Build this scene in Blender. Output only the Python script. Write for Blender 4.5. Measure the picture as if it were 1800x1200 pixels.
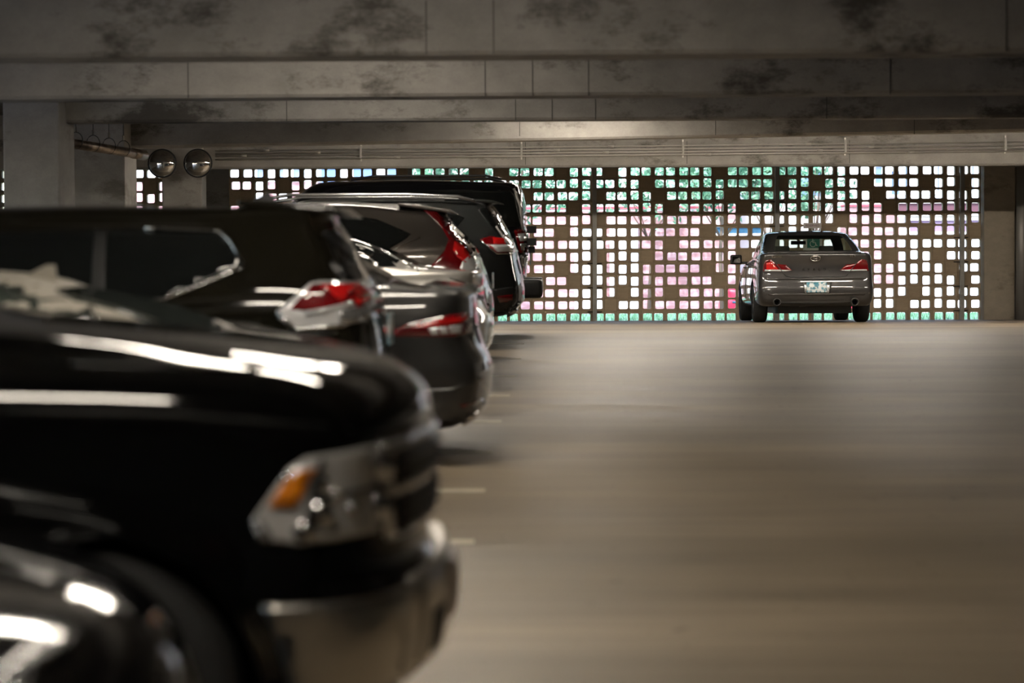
import bpy, bmesh, math, random
import numpy as np
from mathutils import Vector, Matrix
from mathutils.bvhtree import BVHTree
random.seed(7)
for o in list(bpy.data.objects): bpy.data.objects.remove(o)
S = bpy.context.scene
COL = S.collection
R = math.radians
# World axes: X right across the aisle, Y away along the aisle, Z up (floor of the middle stalls = 0).

# ------------------------------------------------------------------ camera, sky, sun, exposure
FPX, EYE, VX, VY = 4250.0, 1.32, 977.0, 430.0      # 85 mm lens on a 36 mm sensor
cam = bpy.data.cameras.new('camera'); camo = bpy.data.objects.new('camera', cam); COL.objects.link(camo)
cam.sensor_width = 36.0; cam.lens = 85.0; cam.clip_end = 500
yaw, pitch, roll = math.atan((VX - 900) / FPX), math.atan((600 - VY) / FPX), R(0.24)
camo.matrix_world = (Matrix.Translation((0, 0, EYE)) @ Matrix.Rotation(yaw, 4, 'Z') @
                     Matrix.Rotation(math.pi / 2 - pitch, 4, 'X') @ Matrix.Rotation(-roll, 4, 'Z'))
cam.dof.use_dof = True; cam.dof.focus_distance = 41.5; cam.dof.aperture_fstop = 1.9
S.camera = camo
W = bpy.data.worlds.new('sky'); S.world = W; W.use_nodes = True
nt = W.node_tree; bg = nt.nodes['Background']
sky = nt.nodes.new('ShaderNodeTexSky'); sky.sky_type = 'NISHITA'; sky.sun_disc = False
sky.sun_elevation = R(52); sky.sun_rotation = R(200); sky.altitude = 100; sky.air_density = 1.0; sky.dust_density = 1.6
nt.links.new(sky.outputs[0], bg.inputs[0]); bg.inputs[1].default_value = 0.75
sun = bpy.data.lights.new('sun', 'SUN'); suno = bpy.data.objects.new('sun', sun); COL.objects.link(suno)
sun.energy = 5.2; sun.angle = R(0.6); sun.color = (1, 0.95, 0.88)
suno.rotation_euler = (R(42), 0, R(-18))             # shines from behind the camera, over the garage roof
TUBE = 165.0                                          # strength of a fluorescent tube
S.view_settings.view_transform = 'Standard'; S.view_settings.look = 'None'
S.view_settings.exposure = 0.0; S.view_settings.gamma = 1.0; S.view_settings.use_curve_mapping = False

# ------------------------------------------------------------------ materials
MAT = {}
def M(name, base=(.5, .5, .5), rough=.5, metal=0.0, coat=0.0, emit=None, alpha=None, var=0.0, scale=(4, 4, 4), spec=None, bump=0.0, detail=6, base2=None, lo=.35, hi=.65, trans=0.0):
    if name in MAT: return MAT[name]
    m = bpy.data.materials.new(name); m.use_nodes = True; MAT[name] = m
    n = m.node_tree.nodes; l = m.node_tree.links; p = n['Principled BSDF']
    p.inputs['Base Color'].default_value = (*base, 1); p.inputs['Roughness'].default_value = rough
    p.inputs['Metallic'].default_value = metal; p.inputs['Coat Weight'].default_value = coat
    p.inputs['Coat Roughness'].default_value = .03
    if spec is not None: p.inputs['Specular IOR Level'].default_value = spec
    if trans: p.inputs['Transmission Weight'].default_value = trans
    if emit: p.inputs['Emission Color'].default_value = (*emit[0], 1); p.inputs['Emission Strength'].default_value = emit[1]
    if var or base2 or bump:
        tc = n.new('ShaderNodeTexCoord'); mp = n.new('ShaderNodeMapping'); nz = n.new('ShaderNodeTexNoise')
        mp.inputs['Scale'].default_value = scale; nz.inputs['Scale'].default_value = 1.0; nz.inputs['Detail'].default_value = detail
        l.new(tc.outputs['Object'], mp.inputs[0]); l.new(mp.outputs[0], nz.inputs['Vector'])
        if var or base2:
            cr = n.new('ShaderNodeValToRGB'); cr.color_ramp.elements[0].position = lo; cr.color_ramp.elements[1].position = hi
            b2 = base2 or tuple(max(0, c * (1 - var)) for c in base); b1 = base if base2 else tuple(min(1, c * (1 + var)) for c in base)
            cr.color_ramp.elements[0].color = (*b2, 1); cr.color_ramp.elements[1].color = (*b1, 1)
            l.new(nz.outputs['Fac'], cr.inputs[0]); l.new(cr.outputs[0], p.inputs['Base Color'])
        if bump:
            bp = n.new('ShaderNodeBump'); bp.inputs['Strength'].default_value = bump; bp.inputs['Distance'].default_value = .02
            l.new(nz.outputs['Fac'], bp.inputs['Height']); l.new(bp.outputs[0], p.inputs['Normal'])
    return m

def stained_concrete(name, c1, c2, stain, sc=1.0, stainlo=.52, rough=.75):
    """board-cast concrete: fine mottling multiplied by large damp stains and a fine grain bump"""
    m = bpy.data.materials.new(name); m.use_nodes = True; MAT[name] = m
    n = m.node_tree.nodes; l = m.node_tree.links; p = n['Principled BSDF']; p.inputs['Roughness'].default_value = rough
    tc = n.new('ShaderNodeTexCoord')
    def noise(s, det, lo, hi, a, b):
        mp = n.new('ShaderNodeMapping'); mp.inputs['Scale'].default_value = s
        nz = n.new('ShaderNodeTexNoise'); nz.inputs['Scale'].default_value = 1; nz.inputs['Detail'].default_value = det; nz.inputs['Roughness'].default_value = .62
        cr = n.new('ShaderNodeValToRGB'); cr.color_ramp.elements[0].position = lo; cr.color_ramp.elements[1].position = hi
        cr.color_ramp.elements[0].color = (*a, 1); cr.color_ramp.elements[1].color = (*b, 1)
        l.new(tc.outputs['Object'], mp.inputs[0]); l.new(mp.outputs[0], nz.inputs['Vector']); l.new(nz.outputs['Fac'], cr.inputs[0])
        return nz, cr
    nz1, r1 = noise((2.2 * sc, 2.2 * sc, 3 * sc), 8, .3, .7, c2, c1)
    nz2, r2 = noise((.55 * sc, .55 * sc, 1.0 * sc), 10, stainlo, stainlo + .09, (1, 1, 1), stain); nz2.inputs['Roughness'].default_value = .72
    nz3, r3 = noise((45 * sc, 45 * sc, 45 * sc), 3, .3, .7, (.9, .9, .9), (1, 1, 1))
    def mul(a, b):
        mx = n.new('ShaderNodeMix'); mx.data_type = 'RGBA'; mx.blend_type = 'MULTIPLY'; mx.inputs[0].default_value = 1
        l.new(a, mx.inputs[6]); l.new(b, mx.inputs[7]); return mx.outputs[2]
    l.new(mul(mul(r1.outputs[0], r2.outputs[0]), r3.outputs[0]), p.inputs['Base Color'])
    bp = n.new('ShaderNodeBump'); bp.inputs['Strength'].default_value = .25; bp.inputs['Distance'].default_value = .01
    l.new(nz1.outputs['Fac'], bp.inputs['Height']); l.new(bp.outputs[0], p.inputs['Normal'])
    return m
stained_concrete('beam_concrete', (.42, .395, .36), (.28, .262, .238), (.30, .285, .265), 1.0, .52)
stained_concrete('pier_concrete', (.56, .48, .375), (.44, .375, .29), (.7, .68, .65), 1.6, .55)
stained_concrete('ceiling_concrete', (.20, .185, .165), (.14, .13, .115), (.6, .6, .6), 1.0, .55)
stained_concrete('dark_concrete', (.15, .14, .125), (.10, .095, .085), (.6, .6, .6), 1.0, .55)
stained_concrete('column_concrete', (.40, .38, .355), (.29, .275, .255), (.6, .57, .54), 1.3, .55)
stained_concrete('block_concrete', (.66, .51, .345), (.51, .39, .26), (.8, .77, .74), 2.2, .55)
def floor_mat():
    m = bpy.data.materials.new('floor_concrete'); m.use_nodes = True; MAT['floor_concrete'] = m
    n = m.node_tree.nodes; l = m.node_tree.links; p = n['Principled BSDF']
    tc = n.new('ShaderNodeTexCoord')
    def noise(s, det, lo, hi, a, b):
        mp = n.new('ShaderNodeMapping'); mp.inputs['Scale'].default_value = s
        nz = n.new('ShaderNodeTexNoise'); nz.inputs['Scale'].default_value = 1; nz.inputs['Detail'].default_value = det; nz.inputs['Roughness'].default_value = .6
        cr = n.new('ShaderNodeValToRGB'); cr.color_ramp.elements[0].position = lo; cr.color_ramp.elements[1].position = hi
        cr.color_ramp.elements[0].color = (*a, 1); cr.color_ramp.elements[1].color = (*b, 1)
        l.new(tc.outputs['Object'], mp.inputs[0]); l.new(mp.outputs[0], nz.inputs['Vector']); l.new(nz.outputs['Fac'], cr.inputs[0])
        return nz, cr
    a, ra = noise((.30, 1.3, 1), 7, .32, .66, (.25, .197, .138), (.40, .322, .228))     # broom-finish streaks across the aisle
    b, rb = noise((.6, 16, 1), 4, .32, .66, (.74, .74, .74), (1, 1, 1))
    c, rc = noise((.07, .50, 1), 4, .38, .62, (.66, .65, .63), (1, 1, 1))            # worn tyre lanes
    d, rd = noise((9, 9, 9), 2, .26, .31, (.5, .5, .5), (1, 1, 1))                  # small oil spots
    def mul(x, y):
        mx = n.new('ShaderNodeMix'); mx.data_type = 'RGBA'; mx.blend_type = 'MULTIPLY'; mx.inputs[0].default_value = 1
        l.new(x, mx.inputs[6]); l.new(y, mx.inputs[7]); return mx.outputs[2]
    l.new(mul(mul(mul(ra.outputs[0], rb.outputs[0]), rc.outputs[0]), rd.outputs[0]), p.inputs['Base Color'])
    mr = n.new('ShaderNodeMapRange'); mr.inputs[3].default_value = .38; mr.inputs[4].default_value = .62
    l.new(a.outputs['Fac'], mr.inputs[0]); l.new(mr.outputs[0], p.inputs['Roughness'])
    bp = n.new('ShaderNodeBump'); bp.inputs['Strength'].default_value = .15; bp.inputs['Distance'].default_value = .004
    l.new(b.outputs['Fac'], bp.inputs['Height']); l.new(bp.outputs[0], p.inputs['Normal'])
floor_mat()
def glass_mat(name, tint, refl=.10):
    """thin automotive glass: tinted see-through with a Fresnel sheen"""
    m = bpy.data.materials.new(name); m.use_nodes = True; MAT[name] = m
    n = m.node_tree.nodes; l = m.node_tree.links; n.clear()
    out = n.new('ShaderNodeOutputMaterial'); tr = n.new('ShaderNodeBsdfTransparent'); gl = n.new('ShaderNodeBsdfGlossy')
    lw = n.new('ShaderNodeLayerWeight'); lw.inputs['Blend'].default_value = .5; pw = n.new('ShaderNodeMath'); pw.operation = 'POWER'; pw.inputs[1].default_value = 4.0
    fr = n.new('ShaderNodeMath'); fr.operation = 'MULTIPLY_ADD'; fr.inputs[1].default_value = .6; fr.inputs[2].default_value = .035; mx = n.new('ShaderNodeMixShader')
    l.new(lw.outputs['Facing'], pw.inputs[0]); l.new(pw.outputs[0], fr.inputs[0])
    tr.inputs['Color'].default_value = (*tint, 1); gl.inputs['Roughness'].default_value = .02
    l.new(fr.outputs[0], mx.inputs[0]); l.new(tr.outputs[0], mx.inputs[1]); l.new(gl.outputs[0], mx.inputs[2]); l.new(mx.outputs[0], out.inputs[0])
glass_mat('clear_glass', (.74, .80, .74))
def paint(name, c, metal=.35, rough=.32, coat=1.0, spec=.2): return M(name, c, rough, metal, coat, spec=spec)
M('glass_dark', (.006, .007, .007), .04, 0, .5); M('black_plastic', (.012, .012, .012), .5); M('glass_green', (.028, .034, .030), .05, 0, .5); M('rubber', (.012, .012, .012), .8)
M('chrome', (.72, .72, .72), .08, 1.0); M('silver_plastic', (.5, .5, .5), .25, .8); M('alloy', (.42, .43, .45), .28, .9)
M('lamp_red', (.13, .002, .004), .12, 0, 1.0); M('lamp_red_bright', (.6, .010, .01), .1, 0, 1.0); M('lamp_clear', (.66, .66, .66), .15, .25, 1.0)
M('lamp_dark', (.10, .02, .02), .1, 0, 1.0); M('amber', (.85, .26, .01), .12, 0, 1.0); M('headlamp_inner', (.72, .71, .69), .25, .25, 1.0)
M('dark_metal', (.05, .05, .05), .45, .6); M('steel_grey', (.40, .385, .36), .45, .5); M('conduit', (.62, .59, .54), .35, .5)
M('pipe_metal', (.40, .34, .29), .33, .8, var=.3, scale=(6, 6, 6)); M('mirror', (.9, .9, .9), .015, 1.0); M('stripe_paint', (.66, .61, .48), .6, var=.18, scale=(6, 30, 6))
M('interior_grey', (.16, .155, .145), .8); M('interior_dark', (.02, .02, .02), .8)
M('tube', (1, .95, .86), emit=((1, .90, .765), TUBE)); M('white_enamel', (.75, .74, .70), .4)
M('sign_white', (.88, .82, .80), .5); M('sign_text', (.28, .08, .09), .6); M('sign_teal', (.0, .20, .16), .5)
M('plate_teal', (.06, .22, .30), .4, base2=(.62, .66, .66), scale=(14, 14, 14), lo=.47, hi=.55); M('bumper_chrome', (.66, .63, .58), .3, 1.0)
M('galvanised', (.36, .345, .31), .5, .35, var=.12, scale=(5, 5, 5)); M('wall_dark', (.10, .095, .09), .85, var=.2)

# ------------------------------------------------------------------ mesh helpers
def link(name, me, mat, parent=None, smooth=False):
    o = bpy.data.objects.new(name, me); COL.objects.link(o)
    if mat is not None and not me.materials: me.materials.append(MAT[mat] if isinstance(mat, str) else mat)
    if parent is not None: o.parent = parent
    if smooth: me.polygons.foreach_set('use_smooth', [True] * len(me.polygons))
    return o
class MB:
    def __init__(s): s.v = []; s.f = []
    def add(s, vs, fs):
        b = len(s.v); s.v += [tuple(v) for v in vs]; s.f += [[i + b for i in f] for f in fs]; return s
    def box(s, x0, x1, y0, y1, z0, z1):
        return s.add([(x, y, z) for x in (x0, x1) for y in (y0, y1) for z in (z0, z1)],
                     [(0, 1, 3, 2), (4, 6, 7, 5), (0, 4, 5, 1), (2, 3, 7, 6), (0, 2, 6, 4), (1, 5, 7, 3)])
    def tube(s, pts, r, n=10, caps=True):
        pts = [Vector(p) for p in pts]; rs = r if isinstance(r, (list, tuple)) else [r] * len(pts); rings = []
        for i, p in enumerate(pts):
            d = (pts[min(i + 1, len(pts) - 1)] - pts[max(i - 1, 0)]).normalized()
            up = Vector((0, 0, 1)) if abs(d.z) < .9 else Vector((1, 0, 0))
            a = d.cross(up).normalized(); b = d.cross(a)
            rings.append([p + (a * math.cos(t) + b * math.sin(t)) * rs[i] for t in (2 * math.pi * k / n for k in range(n))])
        vs = [v for q in rings for v in q]; fs = []
        for i in range(len(rings) - 1):
            for k in range(n): fs.append((i * n + k, i * n + (k + 1) % n, (i + 1) * n + (k + 1) % n, (i + 1) * n + k))
        if caps: fs += [tuple(range(n))[::-1], tuple((len(rings) - 1) * n + k for k in range(n))]
        return s.add(vs, fs)
    def lathe(s, prof, n=28, axis='y', c=(0, 0, 0), closed=False):
        vs = []; fs = []; m = len(prof)
        for k in range(n):
            t = 2 * math.pi * k / n
            for (r, h) in prof:
                a, b = r * math.cos(t), r * math.sin(t)
                p = {'y': (a, h, b), 'x': (h, a, b), 'z': (a, b, h)}[axis]
                vs.append((p[0] + c[0], p[1] + c[1], p[2] + c[2]))
        for k in range(n):
            q = (k + 1) % n
            for i in range(m if closed else m - 1):
                j = (i + 1) % m
                fs.append((k * m + i, k * m + j, q * m + j, q * m + i))
        return s.add(vs, fs)
    def prism(s, poly, y0, y1, plane='xz'):
        n = len(poly); mk = {'xz': lambda a, b, d: (a, d, b), 'yz': lambda a, b, d: (d, a, b), 'xy': lambda a, b, d: (a, b, d)}[plane]
        return s.add([mk(a, b, y0) for a, b in poly] + [mk(a, b, y1) for a, b in poly],
                     [tuple(range(n)), tuple(range(2 * n - 1, n - 1, -1))] + [(i, i + n, (i + 1) % n + n, (i + 1) % n) for i in range(n)])
    def mesh(s, name='m'):
        me = bpy.data.meshes.new(name); me.from_pydata(s.v, [], s.f); me.update()
        bm = bmesh.new(); bm.from_mesh(me); bmesh.ops.recalc_face_normals(bm, faces=bm.faces); bm.to_mesh(me); bm.free(); return me
    def build(s, name, mat, parent=None, smooth=False): return link(name, s.mesh(name), mat, parent, smooth)
def bevel(o, w=.01, seg=2):
    bm = bmesh.new(); bm.from_mesh(o.data)
    bmesh.ops.bevel(bm, geom=list(bm.edges), offset=w, segments=seg, affect='EDGES', profile=.6); bm.to_mesh(o.data); bm.free(); return o
def tag(o, label, cat=None, group=None, kind=None):
    o['label'] = label
    if cat: o['category'] = cat
    if group: o['group'] = group
    if kind: o['kind'] = kind
    return o
def empty(name, loc, rot=(0, 0, 0)):
    o = bpy.data.objects.new(name, None); COL.objects.link(o); o.location = loc; o.rotation_euler = rot; o.empty_display_size = .2; return o
def text_mesh(s, size, depth=.003):
    cu = bpy.data.curves.new('lettering', 'FONT'); cu.body = s; cu.size = size; cu.extrude = depth; cu.align_x = 'CENTER'; cu.align_y = 'CENTER'; cu.resolution_u = 3
    t = bpy.data.objects.new('lettering', cu); COL.objects.link(t); bpy.context.view_layer.update()
    me = bpy.data.meshes.new_from_object(t.evaluated_get(bpy.context.evaluated_depsgraph_get()))
    bpy.data.objects.remove(t); bpy.data.curves.remove(cu); return me

# ------------------------------------------------------------------ the garage
GY = [-8, 6.9, 15, 20, 24, 28, 31, 41, 47.6]; GZ = [-.30, -.30, 0, .06, .13, .20, .20, 0, -.19]
_gy = np.linspace(-8, 47.6, 140); _gz = np.interp(_gy, GY, GZ)
_ker = np.ones(7) / 7; _gs = np.convolve(np.pad(_gz, 3, mode='edge'), _ker, 'valid')
def ground(y): return float(np.interp(y, _gy, _gs))
XL, XR, YB, YW, ZC = -13.0, 12.5, -7.0, 47.3, 3.55
m = MB(); n = len(_gy); xs = [XL, -6, -.4, 5, XR]
m.add([(x, y, ground(y)) for y in _gy for x in xs], [(i * 5 + k, i * 5 + k + 1, (i + 1) * 5 + k + 1, (i + 1) * 5 + k) for i in range(n - 1) for k in range(4)])
floor = tag(m.build('floor', 'floor_concrete', smooth=True), 'brown-grey broom-finished concrete garage floor with pale stall lines', kind='structure')
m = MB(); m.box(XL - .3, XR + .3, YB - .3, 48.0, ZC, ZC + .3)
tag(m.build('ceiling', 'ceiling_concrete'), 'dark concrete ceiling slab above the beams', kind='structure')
# stall lines, thin paint on the floor
for y, x1 in ((11.7, -.40), (13.5, -.40), (15.4, -.41), (17.6, -.40), (20.1, -.385), (22.4, -.37), (24.9, -.36), (27.6, -.36)):
    st = MB(); yy = [y - .05, y + .05]
    for xa, xb in ((-5.4, x1),):
        st.add([(x, q, ground(q) + .004) for q in yy for x in (xa, xb)] + [(x, q, ground(q) - .004) for q in yy for x in (xa, xb)],
               [(0, 1, 3, 2), (4, 6, 7, 5), (0, 4, 5, 1), (2, 3, 7, 6), (1, 5, 7, 3), (0, 2, 6, 4)])
    st.build('stall_line', 'stripe_paint', floor)
# side and back walls; the left one has long daylight openings
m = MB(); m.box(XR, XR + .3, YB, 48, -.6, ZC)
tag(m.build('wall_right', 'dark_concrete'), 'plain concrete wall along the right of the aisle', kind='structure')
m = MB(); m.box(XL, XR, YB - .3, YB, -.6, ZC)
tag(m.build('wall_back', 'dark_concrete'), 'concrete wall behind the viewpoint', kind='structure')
m = MB(); m.box(XL - .3, XL, YB, 48, -.6, .75); m.box(XL - .3, XL, YB, 48, 2.95, ZC)
for ya, yb in ((YB, -4), (3.8, 4.2), (11.8, 12.2), (19.8, 20.2), (28, 48)): m.box(XL - .3, XL, ya, yb, .75, 2.95)
tag(m.build('wall_left', 'column_concrete'), 'concrete parapet wall with open daylight bays at far left', kind='structure')

# beams: front face y, thickness, bottom height at x=-6 and x=9
def beam(y, t, zl, zr, label, x0=XL, x1=XR, nm='ceiling_beam'):
    sl = (zr - zl) / 15.0; b0, b1 = zl + sl * (x0 + 6), zl + sl * (x1 + 6); c = .03
    prof = lambda b: [(y, ZC), (y, b + c), (y + c, b), (y + t - c, b), (y + t, b + c), (y + t, ZC)]
    m = MB(); p0, p1 = prof(b0), prof(b1)
    m.add([(x0, a, z) for a, z in p0] + [(x1, a, z) for a, z in p1], [tuple(range(6)), tuple(range(11, 5, -1))] + [(i, i + 6, (i + 1) % 6 + 6, (i + 1) % 6) for i in range(6)])
    o = tag(m.build(nm, 'beam_concrete'), label, kind='structure'); return o, lambda x: zl + sl * (x + 6)
def zpx(py, y): return EYE + (VY - py) * y / FPX
b1, _ = beam(18.0, .62, zpx(98, 18), zpx(96, 18), 'damp-stained concrete beam across the top of the view')
b2, _ = beam(23.4, .58, zpx(171, 23.4), zpx(166, 23.4), 'second concrete beam below the stained one')
b3, _ = beam(28.8, .45, zpx(212, 28.8), zpx(211, 28.8), 'third concrete beam, framing into the large left column', x0=-5.95)
b4, z4 = beam(33.5, .5, zpx(257, 33.5), zpx(231, 33.5), 'fourth concrete beam, brightly lit in its middle by a lamp', x0=-5.95)
b5, z5 = beam(41.0, .45, zpx(294, 41), zpx(295, 41), 'last concrete beam, carrying the conduits above the block screen')
for y, lb in ((1.2, 'unseen concrete beam added to block lamp light, overhead behind the nearest car'), (6.6, 'unseen concrete beam added to block lamp light, overhead above the black pickup'), (12.0, 'unseen concrete beam added to block lamp light, overhead above the black angular-lamp crossover')):
    beam(y, .6, 2.74, 2.73, lb)  # unseen beams, added to cut off far lamp light and darken reflections
# cast joints on the beam faces (shallow dark grooves as slim proud ridges)
for bo, y, px, top, bot in ((b2, 23.4, (333, 855, 938, 1036, 1563), 100, 170), (b3, 28.8, (506, 908, 972, 1048, 1452), 172, 212), (b1, 18, (752, 870, 1765), 2, 96), (b4, 33.5, (915, 1258, 1605), 214, 240), (b5, 41, (1208, 1492, 925), 250, 290)):
    for k, p in enumerate(px):
        x = (p - VX) * y / FPX; MB().box(x - .005, x + .005, y - .004, y + .01, zpx(bot, y), zpx(top, y)).build('cast_joint', 'wall_dark', bo)
# columns
def column(px0, px1, y, t, label):
    x0, x1 = (px0 - VX) * y / FPX, (px1 - VX) * y / FPX
    o = MB().box(x0, x1, y, y + t, ground(y) - .1, ZC).build('concrete_column', 'column_concrete'); bevel(o, .025, 2)
    return tag(o, label, kind='structure')
column(5, 105, 28.4, .9, 'large near concrete column at the left edge of the view')
column(113, 220, 33.0, .95, 'middle concrete column behind the large left one, with a pipe in front')
column(285, 356, 40.8, .5, 'far left concrete column below the two round mirrors')

# ---- far screen wall of pierced blocks
SW = FPX / YW
CW = 21.28 / SW; X0 = (967.3 - VX) / SW; ZR0 = EYE + (VY - 302.6) / SW
ROWS = ['rlsdrlsdrlrlrldsrlrlrldrldrlrlrlrldrl', 'lrludrludsrlrludrlrlsdusdudsrlrlsdusd', 'rlrlusrludsrlrlusrlrluddududsrlrluddu',
        'lrlsdrlrludsrlrldsrlrluududud' + 'srlrluud', 'lrldusrlrlurlrldurlrldddusudurlrldddu', 'rlsurlrlrlrlrlsurlrlsuuusrlurlrlsuuus',
        'rlrldrldrldsrlrldrlrlrlrlsrldrldrlrlr', 'lrldusdudsurlrldusrlsrlrldrlusdudsrlr', 'rlsuddududrlrlsuddrlsrlrlsrlddududsrl',
        'lrlsuudududrlrlsuurlsrlrlsrluudududsr', 'rlrlddusudusrlrlddsrlrlsrlsrddusudurl', '', '']
ROWS[11] = 'rlrluusrlu' + 'rlrlrluu' + 'rlrlsrlrls' + 'uusrlurlr'
ROWS[12] = ''.join('l' if (k % 2) else 'r' for k in range(-1, 36))
LEFT0 = {-26: 'l', -25: 'r', -24: 'l', -23: 'd', -22: 'r', -21: 'l', -20: 'd', -19: 'r', -18: 'l', -17: 'd', -16: 'r', -15: 'l', -14: 'r', -13: 'l', -12: 's', -11: 'l', -10: 'r', -9: 'l', -8: 'r', -7: 'l', -6: 's', -5: 'd', -4: 's', -3: 'r', -2: 'l',
         -34: 'r', -33: 'r', -32: 'l'}
LEFT1 = {-26: 'r', -25: 'l', -24: 'd', -23: 'u', -22: 's', -21: 'd', -20: 'u', -19: 'd', -2: 'r', -34: 'd', -33: 's', -32: 'd'}
LEFT2 = {-26: 's', -25: 's', -24: 'u', -23: 'r', -22: 'l', -21: 'u', -20: 's', -2: 's', -34: 'u', -33: 'd', -32: 'u'}
rnd = random.Random(3)
def code(n, r):
    if n >= -1:
        return ROWS[r][n + 1] if n + 1 < len(ROWS[r]) else 'r'
    t = (LEFT0, LEFT1, LEFT2)[r].get(n) if r < 3 else None
    return t or rnd.choice('rlrlrldus')
def block_mesh(c, CH=CW):
    """one screen block, front face towards -y, chamfered edge, rounded opening pushed towards its twin"""
    h = CH / 2; ch = .007; D = .13; m = MB()
    F0 = [(-h, 0 + ch, -h), (h, ch, -h), (h, ch, h), (-h, ch, h)]
    g = h - ch; F1 = [(-g, 0, -g), (g, 0, -g), (g, 0, g), (-g, 0, g)]
    B = [(-h, D, -h), (h, D, -h), (h, D, h), (-h, D, h)]
    m.add(F0 + F1, [(0, 1, 5, 4), (1, 2, 6, 5), (2, 3, 7, 6), (3, 0, 4, 7)])
    m.add(F0 + B, [(0, 4, 5, 1), (1, 5, 6, 2), (2, 6, 7, 3), (3, 7, 4, 0)])
    if c == 's':
        m.add(F1, [(0, 3, 2, 1)]); m.add(B, [(0, 1, 2, 3)])
    else:
        dx, dz = {'r': (.012, -.002), 'l': (-.012, -.002), 'd': (0, -.012), 'u': (0, .012)}[c]
        a, b = (.088, .078) if c in 'rl' else (.077, .087); rr = .028; pts = []
        for q, (sx, sz) in enumerate(((-1, -1), (1, -1), (1, 1), (-1, 1))):
            for k in range(4):
                t = math.pi + q * math.pi / 2 + k * math.pi / 6
                pts.append((dx + sx * (a - rr) + rr * math.cos(t), dz + sz * (b - rr) + rr * math.sin(t)))
        for y, FF in ((0, F1), (D, B)):
            vs = list(FF) + [(x, y, z) for x, z in pts]; fs = []
            for q in range(4):
                for k in range(3): fs.append((q, 4 + q * 4 + k + 1, 4 + q * 4 + k))
                fs.append((q, (q + 1) % 4, 4 + ((q + 1) % 4) * 4, 4 + q * 4 + 3))
            m.add(vs, fs)
        N = 16; m.add([(x, 0, z) for x, z in pts] + [(x, D, z) for x, z in pts], [(i, (i + 1) % N, (i + 1) % N + N, i + N) for i in range(N)])
    return m
BM = {c: block_mesh(c) for c in 'rldus'}; BME = {c: BM[c].mesh('block_' + c) for c in BM}
for me in BME.values(): me.materials.append(MAT['block_concrete'])
m = MB()
zt = ZR0 + CW / 2; xa = X0 - 31.5 * CW; xb = X0 - 26.5 * CW; xe = X0 + 35.5 * CW
m.box(XL, XR, YW, YW + .2, zt, ZC); m.box(xa, xb, YW + .02, YW + .2, -.4, zt); m.box(xe, XR, YW, YW + .2, -.4, zt); m.box(XL, XR, YW, YW + .2, -.7, ZR0 - 12.5 * CW)
wall_far = tag(m.build('wall_far', 'column_concrete'), 'far screen wall of pierced square concrete blocks with daylight behind', kind='structure')
rest = MB(); cnt = 0; cells = []
for r in range(13):
    for nn in list(range(-46, -31)) + list(range(-26, 36)):
        c = code(nn, r); x, z = X0 + nn * CW, ZR0 - r * CW
        px = VX + (x) * SW; py = VY - (z - EYE) * SW
        hid = (1305 < px < 1535 and py > 402) or px < 945 or (px < 1000 and py > 470 and False)
        vis = (not hid)
        dy = rnd.uniform(-.004, .004)
        if vis and cnt < 300 and abs(px - 1330) < 500 and not (1280 < px < 1560 and py > 395) and r != 0 and not (px > 1550 and r > 10):
            o = bpy.data.objects.new('screen_block', BME[c]); COL.objects.link(o); o.parent = wall_far; o.location = (x, YW + dy, z); cnt += 1
        else:
            rest.add([(vx + x, vy + YW + dy, vz + z) for vx, vy, vz in BM[c].v], BM[c].f)
ro = rest.build('screen_block_field', 'block_concrete', wall_far); ro['kind'] = 'stuff'; ro['label'] = 'remaining pierced blocks of the screen wall'
# galvanised posts bracing the screen
for i, (p, lb) in enumerate(((722, 'galvanised screen post mostly hidden behind the parked black van'), (1046, 'galvanised steel post nearest the black van, bracing the block screen'),
                             (1366, 'galvanised steel post rising behind the grey sedan roof'), (1689, 'galvanised steel post at the right end of the block screen'))):
    x = (p - VX) * (YW - .16) / FPX; e = empty('screen_post', (x, YW - .16, ground(YW - .16)))
    hh = ZC - e.location.z
    MB().box(-.042, .042, -.04, .0, 0, hh).build('web', 'galvanised', e); MB().box(-.042, .042, .07, .075, 0, hh).build('flange', 'galvanised', e); MB().box(-.006, .006, .0, .07, 0, hh).build('stem', 'galvanised', e)
    for k in (5, 7, 9, 11) if i != 2 else (2, 4, 6, 8):
        z = ZR0 - (k + .55) * CW - e.location.z
        MB().prism([(-.14, .15), (.14, .15), (.04, .06), (-.04, .06)], z - .008, z + .008, 'xy').build('bracket', 'dark_metal', e)
    tag(e, lb, 'post', 'screen posts')
# right pier, downpipe
o = MB().box((1727 - VX) * 46.9 / FPX, (1781 - VX) * 46.9 / FPX, 46.9, 47.28, -.4, ZC).build('concrete_column', 'pier_concrete'); bevel(o, .02, 2)
tag(o, 'concrete pier closing the right end of the block screen', kind='structure')
e = empty('drain_pipe', (8.885, 46.3, ground(46.3))); hz = zpx(292, 46.3) - e.location.z
MB().tube([(0, 0, 0), (0, 0, hz)], .10, 18).build('pipe', 'steel_grey', e, True)
MB().tube([(0, 0, hz - .06), (0, 0, hz + .02)], .125, 18).build('collar', 'steel_grey', e, True)
MB().tube([(0, 0, hz), (.0, .0, hz + .06), (-.06, 0, hz + .09), (-.22, 0, hz + .09)], .03, 10).build('elbow', 'conduit', e, True)
MB().tube([(.1, -.02, hz + .1), (.35, -.02, hz + .1)], .05, 10).build('fitting', 'conduit', e, True)
tag(e, 'light grey vertical drain pipe at the right edge beside the pier', 'pipe')

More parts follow.
